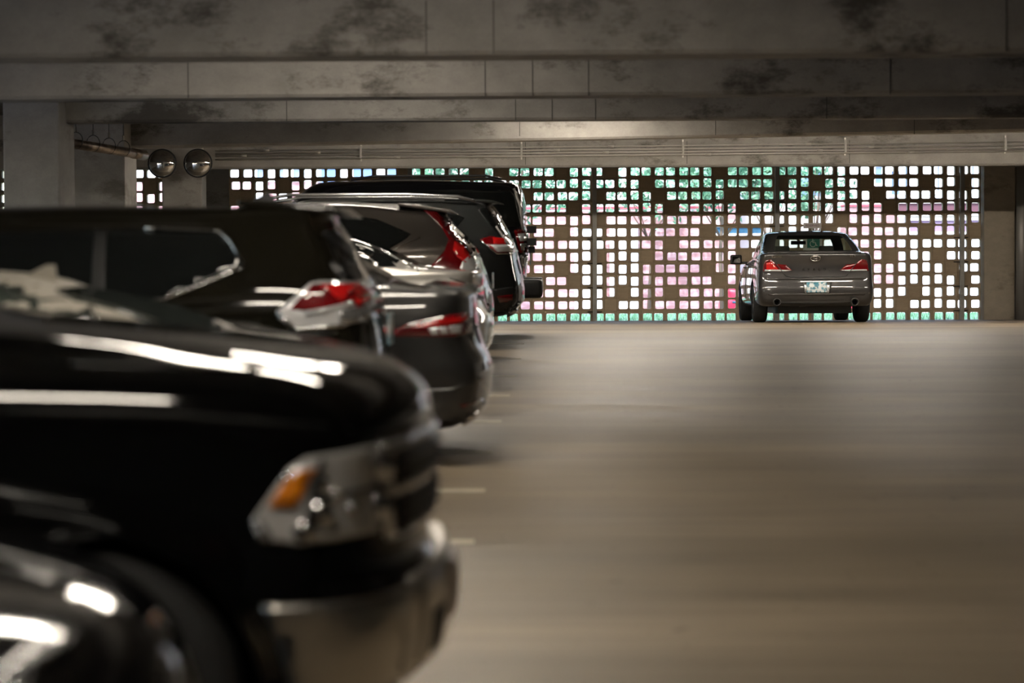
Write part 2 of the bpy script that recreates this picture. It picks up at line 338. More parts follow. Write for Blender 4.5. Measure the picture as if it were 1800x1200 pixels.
# conduits clipped to the last beam
cy = 40.93
LB = ['topmost thin metal conduit running along the last beam', 'second thin metal conduit from the top along the last beam', 'third thin metal conduit from the top along the last beam', 'lowest thin metal conduit running along the last beam']
for k in range(4):
    pl, pr = (262, 267, 271, 277)[k], (252, 258, 264, 268)[k]
    xl, xr = (380 - VX) * cy / FPX, (1830 - VX) * cy / FPX
    e = empty('conduit', (0, cy, 0)); za, zb = zpx(pl + 1, cy), zpx(pr + 2, cy)
    zz = lambda x: za + (zb - za) * (x - xl) / (xr - xl)
    MB().tube([(xl, 0, zz(xl)), (xr, 0, zz(xr))], .014 if k else .011, 8).build('pipe', 'conduit', e, True)
    for p in ((470, 1075, 1420), (560, 980, 1530), (430, 1066, 1440), (700, 1245, 1600))[k]:
        x = (p - VX) * cy / FPX; MB().tube([(x - .05, 0, zz(x - .05)), (x + .05, 0, zz(x + .05))], .022, 8).build('coupling', 'conduit', e, True)
    tag(e, LB[k], 'conduit')
for i, p in enumerate((636, 918, 1201, 1485, 1764)):
    x = (p - VX) * cy / FPX; zc = zpx(266 - (p - 636) * .0075, cy)
    e = empty('conduit_clamp', (x, cy, zc)); MB().box(-.012, .012, .03, .07, -.16, .14).build('strut', 'conduit', e)
    MB().box(-.018, .018, -.03, -.022, -.10, .10).build('strap', 'galvanised', e); MB().tube([(0, .035, -.15), (0, .05, -.15)], .012, 8).build('bolt', 'conduit', e)
    tag(e, 'clamp holding the conduits, number %s from the mirrors' % ('one', 'two', 'three', 'four', 'five')[i], 'clamp', 'conduit clamps')
# hung pipe in front of the middle column
A = Vector(((116 - VX) * 29.9 / FPX, 29.9, zpx(247, 29.9))); B = Vector(((254 - VX) * 33.0 / FPX, 33.0, zpx(270, 33.0)))
e = empty('hung_pipe', A); d = B - A
MB().tube([(0, 0, 0), d * .86, d], .062, 18).build('pipe', 'pipe_metal', e, True)
MB().tube([d * .84, d * 1.0], .07, 18).build('coupling', 'pipe_metal', e, True)
for t in (.12, .33, .53, .72):
    p = d * t; m = MB(); ring = []
    for k in range(19):
        a = 2 * math.pi * k / 18; ring.append(p + Vector((.085 * math.sin(a), 0, .045 - .105 * math.cos(a))))
    m.tube(ring, .006, 6, False); h = m.build('hanger_ring', 'dark_metal', e, True)
    MB().tube([p + Vector((0, 0, .165)), p + Vector((0, 0, ZC - A.z - p.z))], .005, 6).build('rod', 'dark_metal', h)
    MB().tube([p + Vector((0, 0, .15)), p + Vector((0, 0, .22))], .014, 6).build('nut', 'chrome', h)
tag(e, 'brownish metal pipe hung on rods in front of the left columns', 'pipe')
# convex mirrors
for p, lb in ((286, 'round convex mirror nearest the hung pipe, below the beam'), (349, 'round convex mirror further right, beside the conduits')):
    y = 40.2; x = (p - VX) * y / FPX; z = zpx(284.5, y); e = empty('convex_mirror', (x, y, z)); r = .225
    prof = [(r * math.sin(t), -.12 * math.cos(t) * 1.0) for t in np.linspace(0.001, math.pi / 2, 14)]
    MB().lathe(prof, 40).build('dome', 'mirror', e, True)
    MB().lathe([(r + .008 + .010 * math.cos(t), .0 + .012 * math.sin(t)) for t in np.linspace(0, 2 * math.pi, 10)[:-1]], 40, closed=True).build('rim', 'black_plastic', e, True)
    MB().lathe([(.001, .03), (r, .03), (r, .0)], 32).build('back', 'black_plastic', e)
    MB().tube([(0, .03, 0), (0, .35, .0), (0, .80, .1)], .02, 8).build('bracket', 'dark_metal', e)
    tag(e, lb, 'mirror', 'convex mirrors')
# fluorescent fixtures, hung between the beams
def fixture(x, y, z, label, L=1.22, rz=0):
    e = empty('ceiling_light', (x, y, z), (0, 0, rz))
    MB().prism([(-.20, .0), (-.195, -.006), (-.08, .012), (.08, .012), (.195, -.006), (.20, .0), (.08, .05), (.06, .10), (-.06, .10), (-.08, .05)], -L / 2 - .04, L / 2 + .04, 'yz').build('housing', 'white_enamel', e)
    for s in (-1, 1):
        MB().tube([(-L / 2, s * .05, -.022), (L / 2, s * .05, -.022)], .017, 10).build('lamp_tube', 'tube', e, True)
    for s in (-1, 1):
        MB().box(s * L / 2 - .02, s * L / 2 + .02, -.08, .08, -.035, .0).build('lamp_holder', 'white_enamel', e)
        MB().tube([(s * L * .35, 0, .1), (s * L * .35, 0, ZC - z)], .006, 6).build('hanging_rod', 'dark_metal', e)
    return tag(e, label, 'light', 'fluorescent ceiling lights')
for x, y, z, lb in ((-1.75, 4.0, 3.2, 'above the nearest dark car'), (-.9, 9.3, 3.2, 'over the aisle edge beside the black pickup'), (-1.05, 14.6, 3.2, 'in the bay before the stained beam'),
                    (-1.9, 20.8, 3.36, 'between the first and second beams'), (-1.9, 26.2, 3.3, 'between the second and third beams'), (.35, 32.2, 3.2, 'just in front of the fourth beam, lighting it'),
                    (-2.0, 36.4, 3.2, 'in the last bay over the tall black van stall'), (1.6, 36.4, 3.2, 'in the middle of the last bay'),
                    (5.2, 36.4, 3.2, 'in the last bay before the parked grey sedan'), (8.8, 36.4, 3.2, 'in the last bay, nearest the drain pipe')):
    fixture(x, y, z, 'twin-tube fluorescent light ' + lb, 2.44 if y > 35 else 1.83 if y == 9.3 else 1.22)

# ------------------------------------------------------------------ car builder
def bspline(P, m):
    """uniform cubic B-spline along axis 0 of an already padded control array, m samples per span"""
    out = []
    for i in range(P.shape[0] - 3):
        for k in range(m):
            t = k / m
            b = ((1 - t) ** 3 / 6, (3 * t ** 3 - 6 * t * t + 4) / 6, (-3 * t ** 3 + 3 * t * t + 3 * t + 1) / 6, t ** 3 / 6)
            out.append(b[0] * P[i] + b[1] * P[i + 1] + b[2] * P[i + 2] + b[3] * P[i + 3])
    out.append((P[-4 + 0 + 1] * 1 + 4 * P[-2] + P[-1]) / 6 if True else None)
    return np.array(out)
def row(xr, xf, w, zr, zm, zf, br=.10, bf=.12, cr=.30, cf=.35, wr=None, wf=None, zs=None, ws=None):
    """half outline of the car at one level: rear centre -> rear corner -> side -> front corner -> front centre"""
    wr = w * .97 if wr is None else wr; wf = w * .94 if wf is None else wf
    a, b = xr + br + cr, xf - bf - cf
    zs = zs or [zr, (zr + zm) / 2, zm, (zm + zf) / 2, zf]; ws = ws or [w * .995, w, w, w, w * .99]
    pts = [(xr, 0, zr), (xr + .15 * br, .45 * wr, zr), (xr + .6 * br, .82 * wr, zr), (xr + br, wr, zr)]
    pts += [(a + (b - a) * k / 4, ws[k], zs[k]) for k in range(5)]
    pts += [(xf - bf, wf, zf), (xf - .6 * bf, .82 * wf, zf), (xf - .15 * bf, .45 * wf, zf), (xf, 0, zf)]
    return pts
def flat(r, y=0.0, dz=0.0): return [(p[0], p[1] * y, p[2] + dz) for p in r]
SUB = 5
class Car:
    def __init__(s, name, label, paintmat, rows, loc, rot, group=None, openings=None, axles=(), ra=.36, rw=.33, track=.80, rim='alloy', tw=.22, liner=True, s_near=None, xo=None, sgn=1, side=1):
        s.e = empty(name, loc, rot); tag(s.e, label, 'car', group); s.side = side
        s.sn, s.xo, s.sgn, s.z0 = s_near, xo, sgn, loc[2]
        C = np.array(rows, float)
        mir = np.array([1, -1, 1.0])
        P = np.concatenate([2 * C[:1] - C[1:2], C, 2 * C[-1:] - C[-2:-1]], 0)
        A = bspline(P, SUB)
        A = np.concatenate([A[:, 1:2] * mir, A, A[:, -2:-1] * mir], 1)
        G = bspline(A.transpose(1, 0, 2), SUB).transpose(1, 0, 2)          # [v][u]
        s.G = G; nv, nu = G.shape[:2]
        def surf(sgn):
            g = G.copy(); g[:, :, 1] *= sgn
            return [tuple(p) for p in g.reshape(-1, 3)]
        v1 = surf(1); v2 = surf(-1); op = set()
        for nm, (u0, u1, w0, w1) in (openings or {}).items():
            for j in range(int(round(w0 * SUB)), int(round(w1 * SUB))):
                for i in range(int(round(u0 * SUB)), int(round(u1 * SUB))): op.add((j, i))
        full = []; body = []
        for j in range(nv - 1):
            for i in range(nu - 1):
                q = (j * nu + i, j * nu + i + 1, (j + 1) * nu + i + 1, (j + 1) * nu + i)
                full.append(q)
                if (j, i) not in op: body.append(q)
        N = len(v1); flip = lambda q: tuple(x + N for x in q[::-1])
        s.V = [Vector(p) for p in v1 + v2]
        s.bvh = BVHTree.FromPolygons(s.V, full + [flip(q) for q in full])
        # wheel arches: drop the faces inside, snap the rim to a circle
        V = [Vector(p) for p in v1 + v2]; faces = body + [flip(q) for q in body]
        def arch(p):
            for ax in axles:
                dx, dz = p.x - ax, p.z - rw
                d = math.hypot(dx, dz)
                if d < ra and abs(p.y) > .45: return ax, dx, dz, d
        ins = [arch(p) for p in V]
        faces = [f for f in faces if not all(ins[i] for i in f)]
        used = {i for f in faces for i in f}
        for i in used:
            if ins[i]:
                ax, dx, dz, d = ins[i]; k = ra / max(d, 1e-4)
                V[i] = Vector((ax + dx * k, V[i].y, rw + dz * k)) if dz > 0 else Vector((ax + math.copysign(math.sqrt(ra * ra - dz * dz), dx), V[i].y, V[i].z))
        me = bpy.data.meshes.new('body'); me.from_pydata(V, [], faces); me.update()
        bm = bmesh.new(); bm.from_mesh(me); bmesh.ops.remove_doubles(bm, verts=bm.verts, dist=.0004)
        bmesh.ops.dissolve_degenerate(bm, dist=.0003, edges=bm.edges); bmesh.ops.recalc_face_normals(bm, faces=bm.faces); bm.to_mesh(me); bm.free()
        s.body = link('body', me, paintmat, s.e, True)
        for nm, (u0, u1, w0, w1) in (openings or {}).items():
            kinds = (1, -1) if 'side' in nm else (0,)
            for sg in kinds:
                mm = MB(); idx = {}
                js = range(int(round(w0 * SUB)), int(round(w1 * SUB)) + 1); iss = list(range(int(round(u0 * SUB)), int(round(u1 * SUB)) + 1))
                for half in ((sg,) if sg else (1, -1)):
                    b = len(mm.v); w = len(iss)
                    mm.v += [(G[j, i, 0], G[j, i, 1] * half, G[j, i, 2]) for j in js for i in iss]
                    mm.f += [[b + a * w + c, b + a * w + c + 1, b + (a + 1) * w + c + 1, b + (a + 1) * w + c] for a in range(len(js) - 1) for c in range(w - 1)]
                mo = mm.build(nm.split('#')[0], 'clear_glass', s.e, True)
        # wheels
        if axles:
            for ax in axles:
                for sg in (1, -1):
                    w = empty('wheel', (ax, sg * track, rw)); w.parent = s.e
                    k = rw; b = tw / 2
                    MB().lathe([(k * .62, -b), (k * .90, -b), (k * .97, -b * .85), (k, -b * .6), (k, b * .6), (k * .97, b * .85), (k * .90, b), (k * .62, b)], 36).build('tire', 'rubber', w, True)
                    rm = MB(); o = sg * b
                    rm.lathe([(k * .64, -b), (k * .66, o * .98), (k * .60, o * .80), (k * .55, o * .55)] if sg > 0 else [(k * .64, b), (k * .66, o * .98), (k * .60, o * .80), (k * .55, o * .55)], 36)
                    rm.lathe([(.001, o * .75), (k * .14, o * .72), (k * .16, o * .5)], 20)
                    for q in range(5):
                        t = 2 * math.pi * q / 5; c, sn = math.cos(t), math.sin(t)
                        def pt(r_, hw, h): return (r_ * c - hw * sn, h, r_ * sn + hw * c)
                        rm.add([pt(k * .1, k * .07, o * .72), pt(k * .1, -k * .07, o * .72), pt(k * .62, -k * .05, o * .85), pt(k * .62, k * .05, o * .85),
                                pt(k * .1, k * .07, o * .4), pt(k * .1, -k * .07, o * .4), pt(k * .62, -k * .05, o * .5), pt(k * .62, k * .05, o * .5)],
                               [(0, 1, 2, 3), (7, 6, 5, 4), (0, 4, 5, 1), (1, 5, 6, 2), (2, 6, 7, 3), (3, 7, 4, 0)])
                    rm.build('rim', rim, w, True)
                    MB().lathe([(.02, -b * .3), (k * .5, -b * .3), (k * .5, b * .3), (.02, b * .3)], 20).build('brake_disc', 'dark_metal', w)
            if liner:
                for ax in axles:
                    for sg in (1, -1):
                        m = MB(); N = 16
                        for y in (sg * .42, sg * (track + b * .55)):
                            m.v += [(ax + (ra + .012) * math.cos(t), y, rw + (ra + .012) * math.sin(t)) for t in np.linspace(0, math.pi, N)]
                        m.f += [(i, i + 1, N + i + 1, N + i) for i in range(N - 1)]; m.f.append(list(range(N)))
                        m.build('wheel_liner', 'black_plastic', s.e, True)
        zb = float(C[:, :, 2].min()) + .05; xs_ = C[1]
        MB().box(min(p[0] for p in rows[1]) + .25, max(p[0] for p in rows[1]) - .25, -.55, .55, zb - .04, zb + .04).build('underbody', 'black_plastic', s.e)
    def P(s, px, py):
        X = (px - VX) / s.sn; return (s.sgn * (X - s.xo), EYE - (py - VY) / s.sn - s.z0)
    def PP(s, pts): return [s.P(*p) for p in pts]
    def cast(s, a, b, view, sg):
        o, d = {'side': ((a, 4 * sg, b), (0, -sg, 0)), 'rear': ((-4, a, b), (1, 0, 0)), 'front': ((10, a, b), (-1, 0, 0)), 'top': ((a, b, 5), (0, 0, -1))}[view]
        o = Vector(o); h = s.bvh.ray_cast(o, Vector(d))
        if h[0] is None:
            h = s.bvh.find_nearest(Vector({'side': (a, .78 * sg, b), 'rear': (.1, a, b), 'front': (5, a, b), 'top': (a, b, 1)}[view]))
        p, n = h[0], h[1]
        if n.dot(Vector(d)) > 0: n = -n
        return p, n
    def patch(s, name, poly, mat, view='side', off=.006, both=False, parent=None, smooth=0, grid=.05, skirt=.02, sg=None):
        """a fitted piece: outline projected along the view axis onto the body, raised, with a skirt for thickness"""
        for _ in range(smooth):
            q = []
            for i in range(len(poly)):
                a, b = poly[i], poly[(i + 1) % len(poly)]
                q += [(a[0] * .8 + b[0] * .2, a[1] * .8 + b[1] * .2), (a[0] * .2 + b[0] * .8, a[1] * .2 + b[1] * .8)]
            poly = q
        bm = bmesh.new(); f = bm.faces.new([bm.verts.new((a, b, 0)) for a, b in poly]); bmesh.ops.triangulate(bm, faces=[f])
        for ax in (0, 1):
            lo, hi = min(p[ax] for p in poly), max(p[ax] for p in poly); k = math.ceil(lo / grid)
            while k * grid < hi:
                co = [0, 0, 0]; co[ax] = k * grid; no = [0, 0, 0]; no[ax] = 1
                bmesh.ops.bisect_plane(bm, geom=bm.verts[:] + bm.edges[:] + bm.faces[:], plane_co=co, plane_no=no); k += 1
        bmesh.ops.remove_doubles(bm, verts=bm.verts, dist=.0005); bm.verts.index_update()
        V2 = [(v.co.x, v.co.y) for v in bm.verts]; F = [[v.index for v in f.verts] for f in bm.faces]
        E = [(e.verts[0].index, e.verts[1].index) for e in bm.edges if len(e.link_faces) == 1]; bm.free()
        outs = []
        for g in ((sg,) if sg else ((s.side, -s.side) if both else (s.side,))):
            mm = MB()
            if view in ('rear', 'front') and both: pts = [s.cast(a * g, b, view, 1) for a, b in V2]
            elif view == 'top' and both: pts = [s.cast(a, b * g, view, 1) for a, b in V2]
            else: pts = [s.cast(a, b, view, g) for a, b in V2]
            mm.v = [tuple(p + n * off) for p, n in pts]; mm.f = [list(f) for f in F]; rim = {}
            for a, b in E:
                for i in (a, b):
                    if i not in rim: rim[i] = len(mm.v); mm.v.append(tuple(pts[i][0] - pts[i][1] * skirt))
                mm.f.append([a, b, rim[b], rim[a]])
            outs.append(mm.build(name, mat, parent or s.e, True))
        return outs[0]
    def strip(s, name, pts, mat, r=.006, view='side', both=False, off=0.0, parent=None, closed=False):
        if closed: pts = pts + [pts[0]]
        dense = []
        for a, b in zip(pts[:-1], pts[1:]):
            k = max(1, int(math.dist(a, b) / .06)); dense += [(a[0] + (b[0] - a[0]) * t / k, a[1] + (b[1] - a[1]) * t / k) for t in range(k)]
        dense.append(pts[-1])
        for g in ((s.side, -s.side) if both else (s.side,)):
            q = []
            for a, b in dense:
                if view in ('rear', 'front'): p, n = s.cast(a * g if both else a, b, view, 1)
                else: p, n = s.cast(a, b, view, g)
                q.append(p + n * off)
            o = MB().tube(q, r, 6).build(name, mat, parent or s.e, True)
        return o
    def mirrors(s, x, z, y, mat, w=.10, h=.16, d=.24):
        for g in (1, -1):
            o = MB().box(x - w / 2, x + w / 2, g * (y + .05) if g > 0 else g * (y + .05 + d), g * (y + .05 + d) if g > 0 else g * (y + .05), z - h / 2, z + h / 2).build('side_mirror', mat, s.e, True); bevel(o, .035, 3)
            MB().box(x - .02, x + .03, min(g * (y - .12), g * (y + .08)), max(g * (y - .12), g * (y + .08)), z - h / 2 + .01, z - h / 2 + .05).build('mirror_arm', 'black_plastic', o)
            MB().box(x - w / 2 - .004, x - w / 2 + .004, min(g * (y + .08), g * (y + .02 + d)), max(g * (y + .08), g * (y + .02 + d)), z - h / 2 + .03, z + h / 2 - .03).build('mirror_glass', 'mirror', o)

def place(yn, wd, xr):                     # rear-out car: rear at world x = xr, near flank at depth yn
    yc = yn + wd / 2; return (xr, yc, ground(yc)), (0, 0, math.pi)
def sedan_rows(L, w, deck=1.05, lip=.06, belt=.93, roof=1.45, hood=.95, rg0=.60, rg1=1.45, wsb=None, wst=None, z0=.20, nose=.70, bump=0.0, wt=None, flank=None):
    wsb = wsb or L * .705; wst = wst or L * .545; wt = wt or w * .64
    r = [row(.35, L - .3, w - .16, z0 + .02, z0, z0 + .02, .1, .15)]
    r = [flat(r[0])] + r
    r.append(row(.12 + bump, L - .10, w - .05, z0 + .02, z0 + .02, z0 + .02, .12, .20))
    r.append(row(.03 + bump, L - .03, w - .01, z0 + .12, z0 + .12, z0 + .12, .12, .22))
    r.append(row(.0, L, w, .46, .46, .44, .12, .24))
    r.append(row(.0, L, w + .005, .58, .60, .52, .12, .26))
    r.append(row(.06, L - .04, w, .66, .74, .60, .12, .28))
    r.append(row(.10, L - .10, w - .005, deck - .20, belt - .06, nose - .02, .12, .32))
    r.append(row(lip, L - .14, w - .025, deck - .05, belt - .01, nose + .02, .10, .36, zs=[deck - .07, belt + .02, belt - .02, belt - .02, nose + .12]))
    r.append(row(lip + .015, L - .20, w - .05, deck - .005, belt + .02, nose + .06, .10, .38, zs=[deck - .03, belt + .05, belt + .01, belt, nose + .16]))
    r.append(row(lip + .06, L - .34, w - .08, deck, belt + .03, nose + .10, .10, .36, zs=[deck, belt + .07, belt + .02, belt + .02, nose + .19]))
    r.append(row((lip + rg0) * .5, (L - .2 + wsb) * .5, w - .11, deck + .012, belt + .035, (hood + nose + .1) * .5 + .03, .06, .25, .3, .4, zs=[deck + .03, belt + .08, belt + .03, belt + .03, hood - .03]))
    r.append(row(rg0, wsb, w - .115, deck + .03, belt + .04, hood, -.02, .22, .34, .35, wr=w * .72, wf=w * .80, zs=[deck + .05, belt + .085, belt + .04, belt + .035, hood + .02]))
    r.append(row(rg0 + .03, wsb - .03, w - .12, deck + .05, belt + .06, hood + .015, -.02, .22, .34, .35, wr=w * .71, wf=w * .79, zs=[deck + .07, belt + .105, belt + .06, belt + .055, hood + .035]))
    mid = lambda a, b, t: a + (b - a) * t
    r.append(row(mid(rg0, rg1, .55), mid(wsb, wst, .5), mid(w - .115, wt, .52), mid(deck, roof, .58), mid(belt, roof, .55), mid(hood, roof, .56), -.01, .16, .30, .3, wr=w * .66, wf=w * .72))
    r.append(row(rg1 - .06, wst + .06, wt + .015, roof - .085, roof - .06, roof - .085, .03, .10, .26, .26, wr=w * .58, wf=w * .60))
    r.append(row(rg1, wst, wt - .01, roof - .05, roof - .025, roof - .05, .03, .10, .26, .26, wr=w * .55, wf=w * .56))
    r.append(row(rg1 + .12, wst - .10, wt - .09, roof - .02, roof, roof - .02, .03, .08, .22, .22, wr=w * .48, wf=w * .48))
    r.append(row(rg1 + .3, wst - .3, wt * .5, roof + .0, roof + .018, roof + .0, .03, .05, .2, .2))
    r.append(flat(r[-1], 0, .004))
    return r
def suv_rows(L, w, roof=1.66, belt=1.03, hood=1.08, z0=.26, tail=((.05, .30), (.0, .50), (.0, .62), (.07, .80), (.08, 1.0), (.12, 1.08), (.30, 1.40), (.42, 1.58), (.40, 1.62)), wsb=None, wst=None, wt=None, nose=.85, ws_b=None, cr=.30, crt=.30, br=.10):
    """tail: rear-centre x and height of nine levels from bumper bottom to roof edge"""
    wsb = wsb or L * .73; wst = wst or L * .58; wt = wt or w * .68
    t = tail; r = []
    r.append(row(t[0][0] + .2, L - .3, w - .16, z0 + .04, z0, z0 + .02, br, .15)); r = [flat(r[0])] + r
    r.append(row(t[0][0], L - .10, w - .04, t[0][1] - .04, z0 + .03, z0 + .03, br, .20, cr))
    r.append(row(t[0][0] - .02, L - .05, w - .005, t[0][1] + .05, z0 + .12, z0 + .12, br, .2, cr))
    r.append(row(t[1][0], L - .01, w, t[1][1], .50, .50, br, .22, cr))
    r.append(row(t[2][0], L, w + .005, t[2][1], .66, .62, br, .24, cr))
    r.append(row(t[3][0], L - .03, w, t[3][1], .84, .74, br, .26, cr))
    r.append(row(t[4][0], L - .08, w - .005, t[4][1], belt - .10, nose, br, .28, cr, zs=[t[4][1], belt - .06, belt - .1, belt - .10, nose + .08]))
    r.append(row(t[5][0], L - .16, w - .018, t[5][1], belt - .02, nose + .07, br, .30, cr, zs=[t[5][1], belt, belt - .03, belt - .03, nose + .14]))
    r.append(row(t[5][0] + .03, L - .30, w - .035, t[5][1] + .06, belt + .02, nose + .12, br, .30, crt, wr=w * .90, zs=[t[5][1] + .05, belt + .04, belt, belt, hood - .06]))
    r.append(row(t[5][0] + .05, (L + wsb) * .5 - .1, w - .05, t[5][1] + .09, belt + .03, (hood + nose + .1) * .5 + .04, br, .28, crt, wr=w * .89, zs=[t[5][1] + .07, belt + .05, belt + .02, belt + .02, hood - .01]))
    r.append(row(t[5][0] + .06, wsb, w - .06, t[5][1] + .11, belt + .04, hood, br, .22, crt, .4, wr=w * .88, wf=w * .82))
    r.append(row(t[6][0], (wsb + wst) * .5, (w - .06 + wt) * .5 + .02, t[6][1], (belt + roof) * .5 + .04, (hood + roof) * .5 + .03, br, .16, crt, .3, wr=w * .80, wf=w * .76))
    r.append(row(t[7][0], wst + .06, wt + .015, t[7][1], roof - .08, roof - .10, br, .10, .22, .26, wr=w * .71, wf=w * .62))
    r.append(row(t[8][0], wst, wt - .01, t[8][1], roof - .035, roof - .06, br, .10, .22, .26, wr=w * .68, wf=w * .58, zs=[t[8][1] + .01, roof - .03, roof - .03, roof - .035, roof - .06]))
    r.append(row(t[8][0] + .06, wst - .10, wt - .10, t[8][1] + .02, roof - .005, roof - .02, br, .08, .22, .22, wr=w * .6, wf=w * .5))
    r.append(row(t[8][0] + .3, wst - .3, wt * .5, roof - .02, roof + .012, roof, .05, .05, .2, .2))
    r.append(flat(r[-1], 0, .004))
    return r

# ------------------------------------------------------------------ the parked cars
def rear_out(name, label, pm, rows, yn, wd, xr, axles, **k):
    loc, rot = place(yn, wd, xr)
    return Car(name, label, pm, rows, loc, rot, axles=axles, s_near=FPX / yn, xo=xr, sgn=-1, side=1, **k)
def plate(c, z, x, t=0.0):
    e = MB().box(x - .012, x, -.155, .155, z - .08, z + .08).build('license_plate', 'plate_teal', c.e); return e

# --- black crossover with angular lamp clusters
G = -.08
rogue = rear_out('parked_crossover', 'black crossover with angular red and clear tail lamp, between champagne sedan and dark sedan', paint('paint_black_olive', (.0075, .0066, .0042), 0, .06, 0, .5),
    suv_rows(4.63, .92, roof=1.605, belt=1.10, hood=1.12, tail=((.05, .30), (.0, .50), (.0, .66), (.03, .90), (.05, 1.05), (.10, 1.17), (.21, 1.40), (.31, 1.54), (.27, 1.58)), crt=.34, cr=.36), 12.0, 1.84, -.87, (.98, 3.68), ra=.39, rw=.35)
c = rogue
win = c.PP([(-560, 405), (0, 402), (240, 399), (372, 404), (392, 420), (422, 463), (400, 476), (285, 521), (0, 530), (-560, 536)])
g = c.patch('side_window', win, 'glass_dark', both=True, off=.003)
c.strip('window_trim', c.PP([(240, 398), (374, 404), (394, 420), (424, 463), (400, 478), (285, 524), (150, 530)]), 'chrome', .009, off=.004)
c.strip('belt_trim', c.PP([(150, 530), (-560, 538)]), 'chrome', .007, off=.004)
c.patch('pillar', c.PP([(150, 400), (172, 400), (180, 528), (155, 529)]), 'black_plastic', off=.006)
lamp = c.PP([(484, 546), (543, 497), (560, 494), (622, 497), (652, 516), (662, 545), (650, 560), (600, 572), (520, 578), (492, 560)])
tl = c.patch('tail_lamp', lamp, 'lamp_clear', both=True, off=.012, smooth=0)
c.patch('red_lens', c.PP([(508, 543), (547, 501), (618, 500), (645, 518), (650, 532), (600, 540), (560, 548)]), 'lamp_red', parent=tl, off=.020, skirt=.01)
c.patch('bright_lens', c.PP([(560, 503), (612, 502), (640, 520), (640, 528), (590, 528), (575, 512)]), 'lamp_red_bright', parent=tl, off=.024, skirt=.008)
c.strip('light_guide', c.PP([(535, 550), (570, 545), (606, 536), (640, 533)]), 'lamp_clear', .014, parent=tl, off=.022)
c.patch('reverse_lens', c.PP([(592, 546), (630, 540), (640, 560), (606, 570), (594, 566)]), 'silver_plastic', parent=tl, off=.020, skirt=.01)
c.strip('lamp_chrome', c.PP([(486, 548), (520, 577), (600, 572)]), 'chrome', .010, parent=tl, off=.016)
c.strip('body_line', c.PP([(486, 556), (521, 585), (590, 584)]), 'dark_metal', .006, off=.002)
c.patch('rear_window', [(-.66, 1.16), (.66, 1.16), (.56, 1.50), (-.56, 1.50)], 'glass_dark', 'rear', off=.004, smooth=1)
c.patch('tailgate_side_spoiler', c.PP([(556, 408), (566, 402), (640, 485), (668, 520), (655, 520), (618, 478)]), 'black_plastic', both=True, off=.012)
o = MB().prism([(.20, 1.545), (.27, 1.60), (.75, 1.635), (.75, 1.60), (.27, 1.55)], -.60, .60).build('roof_spoiler', c.body.data.materials[0], c.e, True); bevel(o, .012, 2)
c.patch('lower_bumper', [(-.02, .27), (.55, .27), (.52, .47), (.30, .52), (-.02, .55)], 'black_plastic', both=True, off=.006)
plate(c, .95, .02); c.strip('tailgate_chrome', [(-.45, 1.10), (.45, 1.10)], 'chrome', .012, 'rear', off=.004)
MB().prism([(.62, 1.63), (.75, 1.64), (.66, 1.69)], -.012, .012).build('antenna_fin', 'black_plastic', c.e)
c.mirrors(3.05, 1.18, .90, c.body.data.materials[0])

# --- champagne sedan behind the pickup
c = cham = rear_out('parked_sedan', 'champagne sedan with shark-fin antenna, half hidden behind the black pickup', paint('paint_champagne', (.27, .25, .215), .2, .5, .25),
    sedan_rows(4.85, .91, deck=1.11, lip=.07, belt=1.0, roof=1.405, hood=1.0, rg0=.44, rg1=1.08), 9.1, 1.82, -.97, (1.0, 3.75), ra=.36, rw=.33)
c.patch('side_window', c.PP([(-700, 500), (-300, 482), (0, 483), (60, 497), (128, 540), (150, 566), (60, 572), (-300, 575), (-700, 585)]), 'glass_green', both=True, off=.003)
c.strip('window_trim', c.PP([(-300, 480), (0, 481), (62, 496), (132, 540), (155, 567)]), 'chrome', .006, off=.003)
c.patch('rear_window', [(.46, -.64), (.46, .64), (1.04, .54), (1.04, -.54)], 'glass_green', 'top', off=.004, smooth=1)
MB().prism([(1.10, 1.36), (1.25, 1.375), (1.14, 1.43), (1.11, 1.43)], -.018, .018).build('antenna_fin', c.body.data.materials[0], c.e, False)
tl = c.patch('tail_lamp', [(.06, .86), (.30, .88), (.34, .96), (.18, 1.0), (.05, .98)], 'lamp_red', both=True, off=.01, smooth=1)
c.strip('trunk_gap', [(-.62, .72), (-.66, 1.05)], 'black_plastic', .004, 'rear'); c.strip('trunk_gap', [(.62, .72), (.66, 1.05)], 'black_plastic', .004, 'rear')
plate(c, .80, .06); c.mirrors(3.2, 1.02, .88, c.body.data.materials[0])

# --- dark grey sedan with slim red lamps
c = fus = rear_out('parked_sedan', 'dark grey sedan with slim swept red tail lamp and chrome trunk lip', paint('paint_charcoal', (.030, .029, .028), .2, .42),
    sedan_rows(4.87, .92, deck=1.035, lip=.10, belt=.98, roof=1.47, hood=.98, rg0=.60, rg1=1.30, z0=.17), 14.6, 1.84, -.40, (1.05, 3.90), ra=.37, rw=.34)
c.patch('side_window', c.PP([(-200, 432), (100, 402), (480, 398), (560, 410), (610, 440), (636, 466), (500, 474), (100, 482), (-200, 492)]), 'glass_dark', both=True, off=.003)
c.strip('window_trim', c.PP([(480, 396), (562, 408), (612, 438), (640, 468), (500, 477), (100, 485)]), 'chrome', .007, off=.003)
c.patch('rear_window', [(.64, -.70), (.64, .70), (1.28, .58), (1.28, -.58)], 'glass_dark', 'top', off=.004, smooth=1)
tl = c.patch('tail_lamp', c.PP([(684, 582), (720, 568), (790, 553), (850, 548), (856, 562), (840, 582), (800, 592), (700, 591), (686, 588)]), 'lamp_red', both=True, off=.010)
c.patch('bright_lens', c.PP([(720, 576), (775, 562), (822, 557), (815, 566), (760, 574)]), 'lamp_red_bright', parent=tl, off=.016, skirt=.01)
